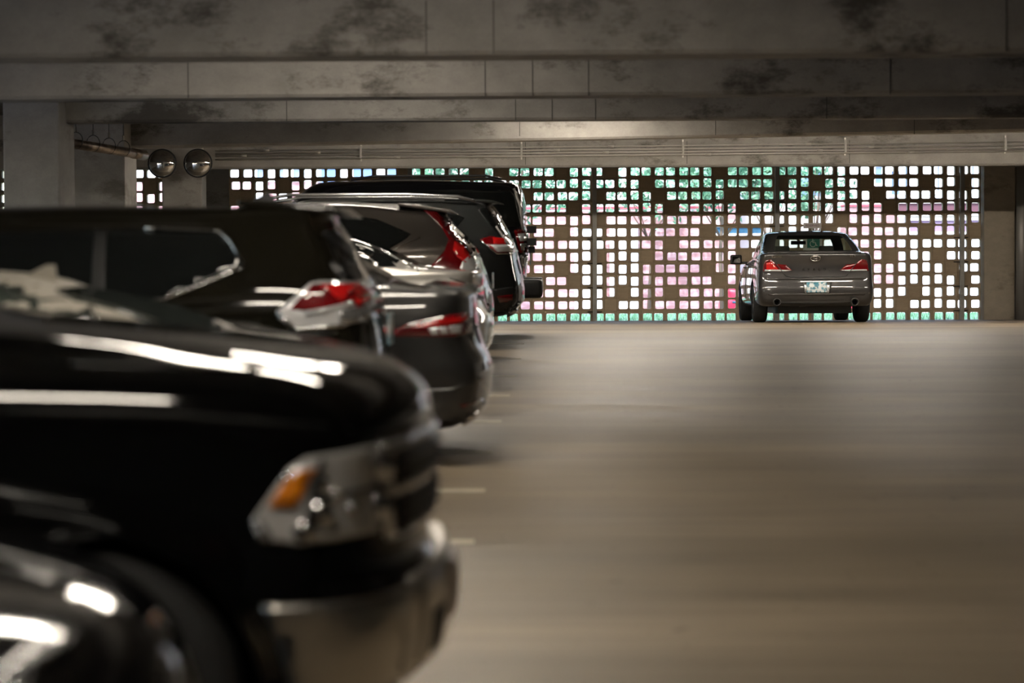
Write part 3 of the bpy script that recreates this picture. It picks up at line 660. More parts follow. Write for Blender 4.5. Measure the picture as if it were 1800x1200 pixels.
c.patch('reverse_lens', c.PP([(752, 578), (808, 571), (806, 586), (758, 588)]), 'lamp_clear', parent=tl, off=.016, skirt=.01)
c.strip('lens_rib', c.PP([(768, 576), (772, 587)]), 'lamp_red', .008, parent=tl, off=.016); c.strip('lens_rib', c.PP([(784, 574), (788, 586)]), 'lamp_red', .008, parent=tl, off=.016)
o = MB().prism([(.085, 1.02), (.075, 1.045), (.10, 1.053), (.40, 1.085), (.42, 1.07), (.12, 1.02)], -.70, .70).build('trunk_lip', 'chrome', c.e, False); bevel(o, .006, 2)
c.patch('bumper_reflector', c.PP([(806, 712), (842, 706), (846, 712), (812, 719)]), 'lamp_dark', both=True, off=.006)
c.patch('lower_bumper', c.PP([(640, 742), (800, 738), (868, 704), (868, 780), (640, 790)]), 'black_plastic', both=True, off=.004)
c.strip('bumper_crease', c.PP([(660, 690), (790, 686), (862, 664)]), c.body.data.materials[0], .012, off=.0)
c.patch('exhaust_tip', [(.52, .22), (.66, .22), (.66, .29), (.52, .29)], 'chrome', 'rear', off=.02, both=True)
plate(c, .78, .05); c.mirrors(3.25, 1.05, .90, c.body.data.materials[0])

# --- silver sedan
c = silv = rear_out('parked_sedan', 'pale silver sedan, its short trunk showing behind the dark grey sedan', paint('paint_silver', (.50, .48, .44), .5, .35),
    sedan_rows(4.75, .91, deck=1.01, lip=.08, belt=.93, roof=1.40, hood=.94, rg0=.66, rg1=1.36), 20.6, 1.82, -.54, (1.0, 3.7), ra=.36, rw=.33)
c.patch('side_window', c.PP([(100, 430), (300, 405), (560, 400), (625, 418), (675, 448), (695, 468), (500, 474), (100, 482)]), 'glass_dark', both=True, off=.003)
c.patch('rear_window', [(.70, -.72), (.70, .72), (1.36, .585), (1.36, -.585)], 'glass_dark', 'top', off=.004, smooth=1)
c.strip('roof_trim', c.PP([(560, 398), (612, 412), (665, 438), (735, 476)]), 'chrome', .008, off=.004)
tl = c.patch('tail_lamp', c.PP([(786, 519), (815, 511), (850, 508), (856, 520), (845, 530), (810, 523)]), 'lamp_red', both=True, off=.010)
c.patch('bright_lens', c.PP([(808, 514), (832, 511), (832, 520), (812, 520)]), 'lamp_red_bright', parent=tl, off=.016, skirt=.01)
c.strip('trunk_gap', c.PP([(790, 488), (830, 500), (842, 515)]), 'black_plastic', .006)
c.strip('bumper_gap', c.PP([(700, 545), (790, 560), (866, 548)]), 'black_plastic', .006)
plate(c, .72, .04); c.mirrors(3.1, 1.0, .88, c.body.data.materials[0])

# --- brown-grey crossover with tall lamps
c = crv = rear_out('parked_crossover', 'brown-grey crossover with tall boomerang red tail lamp climbing its pillar', paint('paint_bronze', (.06, .052, .045), .5, .36),
    suv_rows(4.53, .91, roof=1.61, belt=1.03, hood=1.05, tail=((.05, .36), (.0, .52), (.01, .66), (.05, .83), (.09, .95), (.14, 1.06), (.30, 1.27), (.45, 1.44), (.46, 1.50)), crt=.36, cr=.36), 23.6, 1.82, -.61, (.98, 3.6), ra=.38, rw=.345)
c.patch('side_window', c.PP([(150, 392), (400, 374), (600, 374), (660, 384), (722, 410), (714, 418), (680, 440), (600, 444), (150, 452)]), 'glass_dark', both=True, off=.003)
c.strip('window_trim', c.PP([(150, 454), (600, 447), (684, 442), (737, 417)]), 'chrome', .010, off=.004)
tl = c.patch('tail_lamp', c.PP([(740, 367), (764, 372), (786, 392), (812, 420), (838, 452), (842, 478), (800, 481), (750, 481), (752, 474), (782, 440), (788, 420), (776, 400), (752, 376)]), 'lamp_red', both=True, off=.012)
c.patch('bright_lens', c.PP([(798, 425), (812, 432), (826, 452), (818, 462), (804, 452), (796, 440)]), 'lamp_red_bright', parent=tl, off=.018, skirt=.01)
c.patch('reverse_lens', c.PP([(806, 478), (812, 460), (826, 448), (838, 456), (840, 478)]), 'lamp_clear', parent=tl, off=.018, skirt=.01)
c.strip('lamp_chrome', c.PP([(752, 477), (790, 480)]), 'chrome', .014, parent=tl, off=.016)
c.patch('rear_window', [(-.62, 1.08), (.62, 1.08), (.54, 1.40), (-.54, 1.40)], 'glass_dark', 'rear', off=.004, smooth=1)
c.patch('tailgate_glass_edge', c.PP([(768, 374), (778, 374), (806, 398), (838, 436), (848, 456), (838, 452), (812, 416), (786, 390)]), 'glass_dark', both=True, off=.016)
o = MB().prism([(.36, 1.485), (.46, 1.545), (.95, 1.60), (.95, 1.57), (.46, 1.50)], -.60, .60).build('roof_spoiler', c.body.data.materials[0], c.e, True); bevel(o, .012, 2)
c.patch('lower_bumper', c.PP([(790, 548), (872, 536), (872, 590), (760, 592)]), 'black_plastic', both=True, off=.006)
c.patch('bumper_reflector', c.PP([(836, 536), (860, 532), (860, 540), (838, 543)]), 'lamp_dark', both=True, off=.010)
plate(c, .82, .03); c.mirrors(3.0, 1.10, .88, c.body.data.materials[0])

# --- black crossover with roof rail
c = esc = rear_out('parked_crossover', 'black crossover with silver roof rail and red bumper reflector, beside the tall black van', paint('paint_black_grey', (.018, .019, .019), 0, .06, 0, .5),
    suv_rows(4.52, .92, roof=1.66, belt=1.06, hood=1.08, z0=.30, tail=((.10, .40), (.02, .48), (.0, .64), (.04, .79), (.07, .95), (.10, 1.10), (.22, 1.35), (.34, 1.54), (.36, 1.60)), crt=.34, cr=.36), 26.4, 1.84, -.33, (.98, 3.67), ra=.39, rw=.35)
c.patch('side_window', c.PP([(250, 392), (450, 372), (640, 368), (780, 366), (816, 382), (800, 402), (640, 414), (250, 420)]), 'glass_dark', both=True, off=.003)
c.patch('rear_quarter_glass', c.PP([(838, 366), (858, 364), (900, 416), (880, 420), (862, 396)]), 'glass_dark', both=True, off=.006)
tl = c.patch('tail_lamp', c.PP([(844, 421), (862, 415), (898, 421), (912, 432), (908, 443), (872, 445), (858, 434)]), 'lamp_red', both=True, off=.012)
c.patch('bright_lens', c.PP([(866, 418), (888, 420), (888, 430), (868, 429)]), 'lamp_red_bright', parent=tl, off=.018, skirt=.01)
c.patch('reverse_lens', c.PP([(864, 431), (890, 431), (904, 434), (898, 442), (874, 443)]), 'lamp_clear', parent=tl, off=.018, skirt=.01)
c.strip('lamp_chrome', c.PP([(846, 424), (862, 437), (874, 446), (900, 446)]), 'chrome', .008, parent=tl, off=.014)
c.patch('bumper_reflector', c.PP([(874, 520), (902, 517), (900, 528), (878, 532)]), 'lamp_red', both=True, off=.010)
c.patch('lower_bumper', c.PP([(800, 512), (870, 508), (926, 500), (926, 560), (800, 565)]), 'black_plastic', both=True, off=.005)
c.patch('rear_window', [(-.60, 1.12), (.60, 1.12), (.52, 1.50), (-.52, 1.50)], 'glass_dark', 'rear', off=.004, smooth=1)
c.strip('pillar_trim', c.PP([(864, 362), (884, 388), (905, 420)]), 'steel_grey', .012, off=.006)
for g_ in (1, -1): MB().tube([(.55, g_ * .63, 1.61), (.75, g_ * .64, 1.665), (1.3, g_ * .655, 1.69), (2.6, g_ * .655, 1.69), (3.0, g_ * .64, 1.63)], .018, 8).build('roof_rail', 'silver_plastic', c.e, True)
o = MB().prism([(.24, 1.585), (.36, 1.625), (.9, 1.66), (.9, 1.63), (.36, 1.59)], -.58, .58).build('roof_spoiler', c.body.data.materials[0], c.e, True); bevel(o, .012, 2)
c.patch('exhaust_tip', [(.45, .36), (.58, .36), (.58, .43), (.45, .43)], 'chrome', 'rear', off=.03, both=True)
plate(c, .90, .02); c.mirrors(3.0, 1.14, .90, c.body.data.materials[0])

# --- tall black van-like SUV with step bumper
c = van = rear_out('parked_van', 'tall black boxy van with projecting rear step bumper, farthest in the row', paint('paint_black', (.005, .005, .006), 0, .06, 0, .5),
    suv_rows(4.75, .95, roof=1.92, belt=1.20, hood=1.16, z0=.42, tail=((.14, .50), (.08, .62), (.06, .75), (.04, .95), (.02, 1.10), (.02, 1.22), (.05, 1.52), (.10, 1.78), (.14, 1.87)), wt=.74, wsb=3.45, wst=2.75, crt=.22, cr=.24, br=.05), 29.3, 1.9, -.30, (.95, 3.75), ra=.42, rw=.38)
c.patch('side_window', c.PP([(560, 350), (640, 336), (760, 333), (896, 333), (906, 345), (916, 398), (760, 402), (500, 404), (520, 380)]), 'glass_dark', both=True, off=.003)
c.patch('rear_window', [(-.68, 1.25), (.68, 1.25), (.60, 1.76), (-.60, 1.76)], 'glass_dark', 'rear', off=.004, smooth=1)
tl = c.patch('tail_lamp', c.PP([(904, 405), (922, 402), (934, 404), (936, 444), (914, 445), (910, 428)]), 'lamp_red', both=True, off=.014)
c.patch('reverse_lens', c.PP([(910, 412), (934, 410), (935, 422), (914, 424)]), 'lamp_clear', parent=tl, off=.020, skirt=.01)
c.patch('amber_lens', c.PP([(914, 428), (935, 426), (935, 438), (916, 440)]), 'silver_plastic', parent=tl, off=.018, skirt=.01)
c.patch('corner_panel', c.PP([(915, 448), (932, 448), (930, 468), (917, 468)]), 'silver_plastic', both=True, off=.006)
o = MB().box(-.14, .12, -.90, .90, .47, .70).build('step_bumper', 'black_plastic', c.e, True); bevel(o, .05, 3)
MB().box(-.13, .08, -.55, .55, .695, .71).build('step_pad', 'rubber', o)
for z in (1.15, 1.30): MB().box(-.07, .05, .68, .80, z - .04, z + .05).build('door_hinge', 'black_plastic', c.e)
MB().box(-.05, .03, .62, .74, 1.02, 1.10).build('door_handle', 'black_plastic', c.e)
c.strip('rear_trim', c.PP([(914, 322), (924, 352), (932, 398)]), 'steel_grey', .018, both=True, off=.006)
for g_ in (1, -1): MB().tube([(.35, g_ * .70, 1.92), (.55, g_ * .70, 1.965), (1.9, g_ * .70, 1.965), (2.2, g_ * .70, 1.92)], .016, 8).build('roof_rail', 'black_plastic', c.e, True)
MB().tube([(1.1, -.3, 1.92), (1.25, -.3, 2.05)], .004, 6).build('aerial', 'black_plastic', c.e)
plate(c, .95, .02); c.mirrors(3.3, 1.30, .93, 'black_plastic')

# --- black pickup, nose out
L, w = 5.85, 1.0; XF = -.325; yn = 6.2; yc = 7.2
def ram_rows():
    z0 = .32; r = []
    r.append(row(.3, L - .35, w - .16, z0 + .04, z0, z0 + .03, .1, .15)); r = [flat(r[0])] + r
    r.append(row(.08, L - .10, w - .04, z0 + .06, z0 + .03, .33, .06, .14, .2, .22))
    r.append(row(.04, L - .02, w - .01, z0 + .14, z0 + .12, .42, .06, .16, .2, .22))
    r.append(row(.02, L, w, .62, .58, .62, .06, .17, .2, .22))
    r.append(row(.02, L - .01, w, .70, .68, .685, .06, .17, .2, .22))
    r.append(row(.06, L - .06, w, .74, .74, .72, .06, .17, .2, .24))
    r.append(row(.06, L - .055, w, .90, .88, .83, .06, .18, .2, .26))
    r.append(row(.06, L - .06, w - .01, 1.05, 1.02, .97, .06, .19, .2, .28))
    r.append(row(.06, L - .035, w - .02, 1.24, 1.15, 1.08, .06, .19, .2, .28, zs=[1.24, 1.22, 1.18, 1.175, 1.15]))
    r.append(row(.06, L - .05, w - .05, 1.32, 1.21, 1.175, .06, .19, .2, .28, zs=[1.32, 1.30, 1.245, 1.25, 1.235]))
    r.append(row(.08, L - .13, w - .10, 1.34, 1.24, 1.245, .06, .19, .2, .30, zs=[1.34, 1.32, 1.27, 1.285, 1.28]))
    r.append(row(.12, L - .28, w - .18, 1.34, 1.25, 1.295, .06, .18, .2, .34, zs=[1.34, 1.33, 1.28, 1.305, 1.312]))
    r.append(row(.9, L - .72, w - .24, 1.34, 1.27, 1.35, .02, .16, .3, .4, zs=[1.34, 1.33, 1.285, 1.32, 1.34]))
    r.append(row(1.95, L - 1.36, w - .14, 1.34, 1.28, 1.40, .0, .2, .25, .4, wf=w * .82))
    r.append(row(1.98, L - 1.40, w - .145, 1.38, 1.31, 1.42, .0, .2, .25, .4, wf=w * .81))
    r.append(row(2.1, L - 1.85, w - .22, 1.66, 1.6, 1.62, .0, .14, .25, .3, wf=w * .72))
    r.append(row(2.2, L - 2.15, w - .28, 1.82, 1.83, 1.80, .0, .1, .25, .26, wf=w * .62))
    r.append(row(2.3, L - 2.25, w - .36, 1.86, 1.87, 1.85, .0, .1, .25, .26, wf=w * .56))
    r.append(row(2.5, L - 2.5, w * .4, 1.88, 1.89, 1.87, .0, .1, .2, .2)); r.append(flat(r[-1], 0, .004))
    return r
c = ram = Car('parked_pickup', 'black pickup truck parked nose out, with amber-cornered headlamp and chrome bumper', paint('paint_truck_black', (.002, .002, .002), 0, .06, 0, .5), ram_rows(),
    (XF - L, yc, ground(yc)), (0, 0, 0), axles=(1.15, L - .90), ra=.46, rw=.40, track=.86, tw=.27, s_near=FPX / yn, xo=XF - L, sgn=1, side=-1)
hl = c.patch('headlamp', c.PP([(436, 918), (470, 868), (500, 828), (530, 808), (620, 797), (712, 792), (716, 880), (706, 940), (640, 953), (520, 962), (450, 950)]), 'headlamp_inner', both=True, off=.012)
c.patch('turn_lens', c.PP([(464, 894), (486, 858), (510, 832), (544, 826), (530, 854), (508, 898)]), 'amber', parent=hl, off=.024, skirt=.02)
c.strip('lamp_divider', c.PP([(555, 812), (540, 860), (528, 955)]), 'black_plastic', .008, parent=hl, off=.018)
c.strip('lamp_divider', c.PP([(545, 880), (706, 868)]), 'black_plastic', .007, parent=hl, off=.018)
for i, (px, py, rr) in enumerate(((550, 910, .040), (526, 940, .035), (553, 858, .024), (575, 880, .022), (600, 908, .022), (640, 832, .05), (640, 912, .045), (498, 845, .018), (678, 865, .02))):
    a, b = c.P(px, py); p, n = c.cast(a, b, 'side', -1)
    MB().lathe([(rr * math.sin(t), -rr * .5 * math.cos(t)) for t in np.linspace(.001, math.pi / 2, 7)], 18, c=tuple(p + n * .012)).build('reflector_bowl', 'chrome', hl, True)
c.patch('lamp_lower_trim', c.PP([(436, 920), (456, 918), (470, 945), (470, 958), (448, 952)]), 'silver_plastic', both=True, off=.016)
# chrome face bar, grille shell, bars
bp = c.patch('chrome_bumper', c.PP([(452, 1066), (560, 1066), (700, 1064), (790, 1058), (830, 1060), (830, 1230), (500, 1230), (494, 1190), (474, 1110)]), 'bumper_chrome', both=True, off=.03, skirt=.05)
c.patch('bumper_middle', [(-.60, .44), (.60, .44), (.60, .69), (-.60, .69)], 'bumper_chrome', 'front', off=.03, skirt=.04)
c.patch('tow_hook_recess', [(.30, .47), (.46, .47), (.46, .58), (.30, .58)], 'black_plastic', 'front', off=.036, both=True)
c.patch('license_plate', [(-.16, .52), (.16, .52), (.16, .67), (-.16, .67)], 'sign_white', 'front', off=.045)
gs = c.patch('grille_shell', [(-.66, .80), (.66, .80), (.70, 1.06), (-.70, 1.06)], 'chrome', 'front', off=.02, skirt=.05)
for s_ in (-1, 1):
    for q in (0, 1):
        za, zb = ((.815, .915), (.94, 1.045))[q]
        c.patch('grille_mesh', [(s_ * .05, za), (s_ * .60, za), (s_ * .62, zb), (s_ * .05, zb)][::s_], 'black_plastic', 'front', off=.026, skirt=.01, parent=gs)
        for k in range(3):
            z = za + .02 + k * .03; c.strip('grille_bar', [(s_ * .07, z), (s_ * .59, z)], 'dark_metal', .006, 'front', off=.032, parent=gs)
c.patch('grille_end', c.PP([(712, 800), (760, 790), (776, 900), (770, 950), (735, 960), (712, 935)]), 'silver_plastic', both=True, off=.015)
c.patch('grille_end_mesh', c.PP([(728, 850), (764, 838), (772, 890), (764, 940), (735, 948), (724, 920)]), 'black_plastic', off=.022)
for k in range(4): c.strip('grille_end_bar', c.PP([(728, 866 + k * 24), (768, 856 + k * 24)]), 'dark_metal', .005, off=.026)
c.strip('hood_gap', c.PP([(0, 720), (300, 728), (560, 752), (700, 786)]), 'black_plastic', .004)
c.patch('side_window', [(2.35, 1.36), (3.95, 1.36), (3.45, 1.78), (2.45, 1.78)], 'glass_dark', both=True, off=.003, smooth=1)
c.patch('windshield', [(L - 1.48, -.66), (L - 1.48, .66), (L - 2.05, .56), (L - 2.05, -.56)], 'glass_dark', 'top', off=.004)
for g_ in (-1, 1):
    x, y, z = L - 1.78, g_ * 1.10, 1.42
    o = MB().box(x - .07, x + .07, y - .12, y + .12, z - .05, z + .14).build('side_mirror', 'chrome', c.e, True); bevel(o, .045, 3)
    MB().tube([(x, y, z - .03), (x + .02, g_ * .84, 1.30)], .03, 8).build('mirror_arm', 'black_plastic', o)
c.strip('hood_ridge', [(x, -.40) for x in (L - .35, L - 1.3)] if False else c.PP([(60, 640), (640, 660)]), c.body.data.materials[0], .003)

# --- nearest dark car, only its front corner in view
Ln, XN = 4.6, -.68; yn = 3.75; yc = 4.67
c = near = Car('parked_car', 'nearest dark car at the lower left corner, only its headlamp and fender showing', paint('paint_near_black', (.004, .004, .0045), 0, .06, 0, .5),
    suv_rows(Ln, .92, roof=1.62, belt=1.03, hood=1.07, nose=.86, tail=((.05, .30), (.0, .50), (.0, .66), (.05, .80), (.08, .92), (.12, 1.05), (.3, 1.32), (.4, 1.50), (.38, 1.56))),
    (XN - Ln, yc, ground(yc)), (0, 0, 0), axles=(.95, Ln - .90), ra=.39, rw=.36, s_near=FPX / yn, xo=XN - Ln, sgn=1, side=-1)
hl = c.patch('headlamp', c.PP([(120, 1135), (165, 1105), (285, 1068), (318, 1090), (345, 1180), (330, 1230), (180, 1250), (140, 1200)]), 'lamp_dark', both=True, off=.010)
hl.data.materials[0] = M('headlamp_smoked', (.02, .02, .021), .06, .2, 1.0)
for px, py, rr in ((165, 1188, .040), (195, 1204, .03), (278, 1158, .034), (308, 1150, .024)):
    a, b = c.P(px, py); p, n = c.cast(a, b, 'side', -1)
    MB().lathe([(rr * math.sin(t), -rr * .5 * math.cos(t)) for t in np.linspace(.001, math.pi / 2, 7)], 18, c=tuple(p + n * .006)).build('reflector_bowl', 'chrome', hl, True)
c.strip('lamp_trim', c.PP([(138, 1150), (148, 1185), (165, 1205)]), 'silver_plastic', .014, parent=hl, off=.014)
c.strip('lamp_brow', c.PP([(146, 1128), (220, 1100), (284, 1076)]), 'dark_metal', .010, parent=hl, off=.012)
c.strip('lamp_side', c.PP([(286, 1074), (312, 1120), (330, 1165)]), 'steel_grey', .008, parent=hl, off=.012)
c.patch('turn_lens', c.PP([(322, 1150), (336, 1155), (346, 1200), (335, 1210)]), 'amber', parent=hl, off=.016)
c.patch('side_window', [(1.0, 1.22), (3.2, 1.22), (2.7, 1.56), (1.2, 1.58)], 'glass_dark', both=True, off=.003, smooth=1)
c.patch('windshield', [(3.3, -.6), (3.3, .6), (2.8, .5), (2.8, -.5)], 'glass_dark', 'top', off=.004)
c.strip('hood_gap', c.PP([(-400, 960), (0, 975), (150, 1005), (260, 1052)]), 'black_plastic', .004)
# silver patch at the very corner, for a metallic shape not identified
c.patch('silver_patch', c.PP([(-60, 1120), (40, 1105), (110, 1180), (115, 1240), (-60, 1240)]), 'silver_plastic', off=.014, smooth=1)
c.mirrors(Ln - 1.7, 1.22, .92, c.body.data.materials[0])

# --- grey sedan facing the screen
YR, XC = 39.4, 4.25; Ls = 5.0; pit = math.atan(.022)
rows = sedan_rows(Ls, .965, deck=1.135, lip=.05, belt=1.02, roof=1.53, hood=1.03, rg0=.50, rg1=1.28, z0=.24, nose=.72, wt=.70)
OP = {'rear_window': (0, 2.6, 12.6, 15.2), 'windshield': (9.6, 12, 13, 15), 'side_window': (3.8, 5.8, 13.2, 15), 'side_window#2': (6.0, 8.2, 13.2, 15)}
c = av = Car('parked_sedan', 'dark grey sedan seen squarely from behind, facing the pierced block screen', paint('paint_graphite', (.036, .034, .034), .3, .38), rows,
    (XC, YR, ground(YR + 1.0) + .022), (0, pit, math.pi / 2), openings=OP, axles=(1.05, 3.87), ra=.385, rw=.335, track=.845, tw=.225, s_near=FPX / YR, xo=XC, sgn=-1, side=1)
sR = FPX / YR
def Q(px, py): return (XC - (px - VX) / sR, EYE - (py - VY) / sR - c.z0)
def QC(cx, cy): return Q(1270 + cx / 6, 380 + cy / 6)
def QQ(pts): return [QC(*p) for p in pts]
ax = QC(1018, 0)[0]
def sym(pts): return [(a - ax, b) for a, b in QQ(pts)]
lamp = sym([(463, 590), (470, 520), (488, 474), (540, 466), (572, 490), (600, 512), (700, 522), (768, 582), (700, 592)])
tl = c.patch('tail_lamp', lamp, 'lamp_red', 'rear', off=.010, both=True, grid=.06)
c.patch('bright_lens', sym([(500, 500), (548, 490), (592, 540), (620, 572), (498, 572)]), 'lamp_red_bright', 'rear', off=.015, skirt=.008, parent=tl)
c.patch('reverse_lens', sym([(484, 572), (640, 574), (765, 580), (700, 590), (480, 588)]), 'lamp_clear', 'rear', off=.017, both=True, skirt=.008, parent=tl)
for s_ in (1, -1):
    c.strip('lamp_gap', [(s_ * a, b) for a, b in sym([(590, 500), (660, 590), (700, 640)])], 'black_plastic', .006, 'rear', off=.016)
c.strip('trunk_gap', sym([(700, 640), (760, 652), (1275, 652), (1336, 640)]), 'black_plastic', .007, 'rear', off=.002)
c.patch('bumper_ledge', sym([(490, 664), (1545, 664), (1545, 676), (490, 676)]), c.body.data.materials[0], 'rear', off=.02, skirt=.02)
c.patch('bumper_crease', sym([(500, 826), (1535, 826), (1520, 842), (515, 842)]), c.body.data.materials[0], 'rear', off=.014, skirt=.02)
rc = c.patch('plate_recess', sym([(872, 703), (1180, 703), (1160, 828), (886, 828)]), 'black_plastic', 'rear', off=.004)
c.patch('plate_frame', sym([(885, 712), (912, 712), (912, 822), (892, 822)]), 'silver_plastic', 'rear', off=.012, parent=rc)
c.patch('plate_frame', sym([(1122, 712), (1158, 712), (1146, 822), (1122, 822)]), 'silver_plastic', 'rear', off=.012, parent=rc)
lp = c.patch('license_plate', sym([(912, 712), (1120, 712), (1120, 814), (912, 814)]), 'plate_teal', 'rear', off=.018)
for cx in (600, 1418):
    a, b = QC(cx, 915); a -= ax
    MB().lathe([(.05, .02), (.062, .0), (.062, -.12), (.05, -.12), (.045, .0)], 20, 'x', c=(.10, a, b)).build('exhaust_tip', 'dark_metal', c.e, True)
    MB().lathe([(.001, .02), (.052, .02)], 16, 'x', c=(.10, a, b)).build('exhaust_bore', 'interior_dark', c.e)
c.patch('lower_bumper', sym([(620, 912), (1400, 912), (1440, 960), (1380, 985), (640, 985), (560, 960)]), 'black_plastic', 'rear', off=.006)
# emblem of interlocking ovals, lettering
a, b = QC(1008, 455); a -= ax; p, n = c.cast(a, b, 'rear', 1)
em = empty('emblem', (0, 0, 0)); em.parent = c.e
def oval(ry, rz, dy=0, dz=0, r=.007, nm='emblem_ring'):
    MB().tube([(p.x - .018, p.y + dy + ry * math.cos(t), p.z + dz + rz * math.sin(t)) for t in np.linspace(0, 2 * math.pi, 29)], r, 6, False).build(nm, 'chrome', em, True)
oval(.078, .046); oval(.055, .018, 0, .012, .005); oval(.020, .042, 0, 0, .005)
def letters(s, cx, cy, size, name='lettering', sp=None, m='chrome'):
    k = len(s)
    for i, ch in enumerate(s):
        a, b = QC(cx + (sp or 0) * (i - (k - 1) / 2), cy); a -= ax; p, n = c.cast(a, b, 'rear', 1)
        me = text_mesh(ch, size, .002); o = link(name, me, m, c.e)
        o.location = p + n * .005; o.rotation_euler = (R(90) - math.asin(max(-1, min(1, n.z))), 0, R(-90))
letters('AVALON', 1022, 574, .055, sp=56); letters('XLS', 1402, 433, .045, sp=22); letters('TOYOTA', 602, 438, .04, sp=18)
c.strip('spoiler_edge', sym([(520, 396), (700, 390), (1330, 390), (1500, 396)]), c.body.data.materials[0], .012, 'rear', off=.004)
c.mirrors(3.25, 1.08, .92, 'black_plastic', w=.12, h=.17, d=.20)
c.strip('window_trim', [(1.05, 1.10), (2.2, 1.075), (3.3, 1.07)], 'chrome', .006, both=True)
for x in (1.75, 2.75):
    c.strip('door_handle', [(x, .93), (x + .2, .93)], c.body.data.materials[0], .014, both=True, off=.012)
for pts in ([(1.45, 1.08), (1.42, .80), (1.55, .40)], [(2.45, 1.07), (2.45, .40)], [(3.45, 1.05), (3.50, .40)]): c.strip('door_gap', pts, 'black_plastic', .004, both=True)
MB().box(.35, 3.9, -.60, .60, .15, .27).build('undertray', 'black_plastic', c.e)
# cabin
cab = MB().box(.55, 3.5, -.62, .62, .40, .46); cab.box(.50, .95, -.60, .60, 1.08, 1.13); cab.build('cabin_floor', 'interior_dark', c.e)
MB().box(3.15, 3.5, -.66, .66, .80, 1.06).build('dashboard', 'interior_dark', c.e)
for x, ys, h in ((1.0, (-.42, .0, .42), 1.10), (2.15, (-.38, .38), 1.14)):
    for y in ys:
        wd = .24 if x > 2 else .20
        sb = MB().prism([(x, .5), (x + .14, .5), (x + .02, h), (x - .12, h)], y - wd, y + wd).build('seat_back', 'interior_grey', c.e, True); bevel(sb, .03, 2)
        if y: hb = MB().box(x - .16, x - .07, y - .13, y + .13, h + .02, h + (.15 if x > 2 else .07)).build('headrest', 'interior_grey', sb, True); bevel(hb, .03, 2)
        sc = MB().box(x, x + .5, y - wd, y + wd, .46, .62).build('seat_cushion', 'interior_grey', c.e, True); bevel(sc, .03, 2)
o = MB().box(2.98, 3.02, -.13, .13, 1.335, 1.40).build('rear_view_mirror', 'interior_dark', c.e, True); bevel(o, .012, 2)
MB().tube([(3.0, 0, 1.38), (3.08, 0, 1.44)], .012, 8).build('mirror_stalk', 'interior_dark', c.e)
MB().lathe([(.175 + .016 * math.cos(t), .016 * math.sin(t)) for t in np.linspace(0, 2 * math.pi, 9)[:-1]], 24, 'x', c=(2.85, .38, .98), closed=True).build('steering_wheel', 'interior_dark', c.e, True)

# ------------------------------------------------------------------ reserved-space sign between the sedan and the screen
ys = 46.9; xs_ = (1428 - VX) * ys / FPX
e = empty('parking_sign', (xs_, ys, ground(ys)))
MB().box(-.02, .02, .0, .04, 0, zpx(394, ys) - e.location.z).build('post', 'galvanised', e)
def board(px0, py0, px1, py1, mat, nm, y=-.006):
    k = ys / FPX; x0, x1 = (px0 - VX) * k - xs_, (px1 - VX) * k - xs_; z0, z1 = zpx(py1, ys) - e.location.z, zpx(py0, ys) - e.location.z
    o = MB().box(x0, x1, y - .003, y, z0, z1).build(nm, mat, e); return o, (x0 + x1) / 2, (z0 + z1) / 2
b, cx, cz = board(1411.5, 394, 1443, 403.5, 'sign_white', 'reserved_board')
me = text_mesh('RESERVED', .06, .001); t = link('lettering', me, 'sign_text', b); t.location = (cx, -.011, cz); t.rotation_euler = (R(90), 0, 0)
b, cx, cz = board(1411, 417, 1444, 442, 'sign_white', 'access_board')
b2_, cx, cz = board(1418, 419, 1440, 438, 'sign_teal', 'access_panel', -.0095)
m = MB()
w2 = lambda x, z: (cx + x, -.0145, cz + z)
m.tube([w2(.055 * math.cos(t) - .01, .055 * math.sin(t) - .025) for t in np.linspace(R(100), R(380), 16)], .007, 6)
m.tube([w2(-.015, .055), w2(-.012, .0), w2(.035, .0), w2(.06, -.06), w2(.08, -.055)], .008, 6); m.tube([w2(-.015, .03), w2(.025, .03)], .006, 6)
m.lathe([(.001, -.003), (.014, -.003), (.014, .003), (.001, .003)], 12, c=w2(-.015, .075))
m.build('wheelchair_symbol', 'sign_white', e)
tag(e, 'white RESERVED sign with teal wheelchair panel on a post beyond the grey sedan', 'sign')

# ------------------------------------------------------------------ outside, seen through the pierced blocks
M('grass', (.22, .42, .27), .9, base2=(.08, .24, .14), scale=(3, 3, 3)); M('asphalt', (.28, .28, .29), .9, var=.15)
M('brick', (.50, .27, .28), .85, base2=(.62, .40, .42), scale=(1.5, 1, 9), lo=.45, hi=.55); M('brick_dark', (.26, .12, .14), .85, var=.2)
M('siding', (.80, .80, .80), .7); M('stone', (.78, .76, .74), .7); M('band_red', (.55, .10, .14), .7); M('blue_awning', (.03, .13, .24), .6); M('window_blue', (.22, .34, .62), .1, .2)
M('pane_purple', (.13, .05, .07), .6); M('pane_violet', (.27, .19, .30), .6); M('leaf', (.26, .46, .30), .8, base2=(.06, .22, .12), scale=(2, 2, 2)); M('bark', (.16, .12, .09), .9); M('red_paint', (.62, .03, .08), .35, 0, .5)
m = MB(); m.box(-60, 60, 47.6, 57.5, -1.2, -.33); m.build('lawn', 'grass'); lawn = bpy.data.objects['lawn']; tag(lawn, 'bright green lawn strip outside the block screen', kind='structure')
m = MB(); m.box(-60, 60, 57.5, 160, -1.3, -.75); m.box(-90, XL - .4, -40, 47.5, -1.3, -.75); st = m.build('street', 'asphalt'); tag(st, 'sunlit street beyond the lawn', kind='structure')
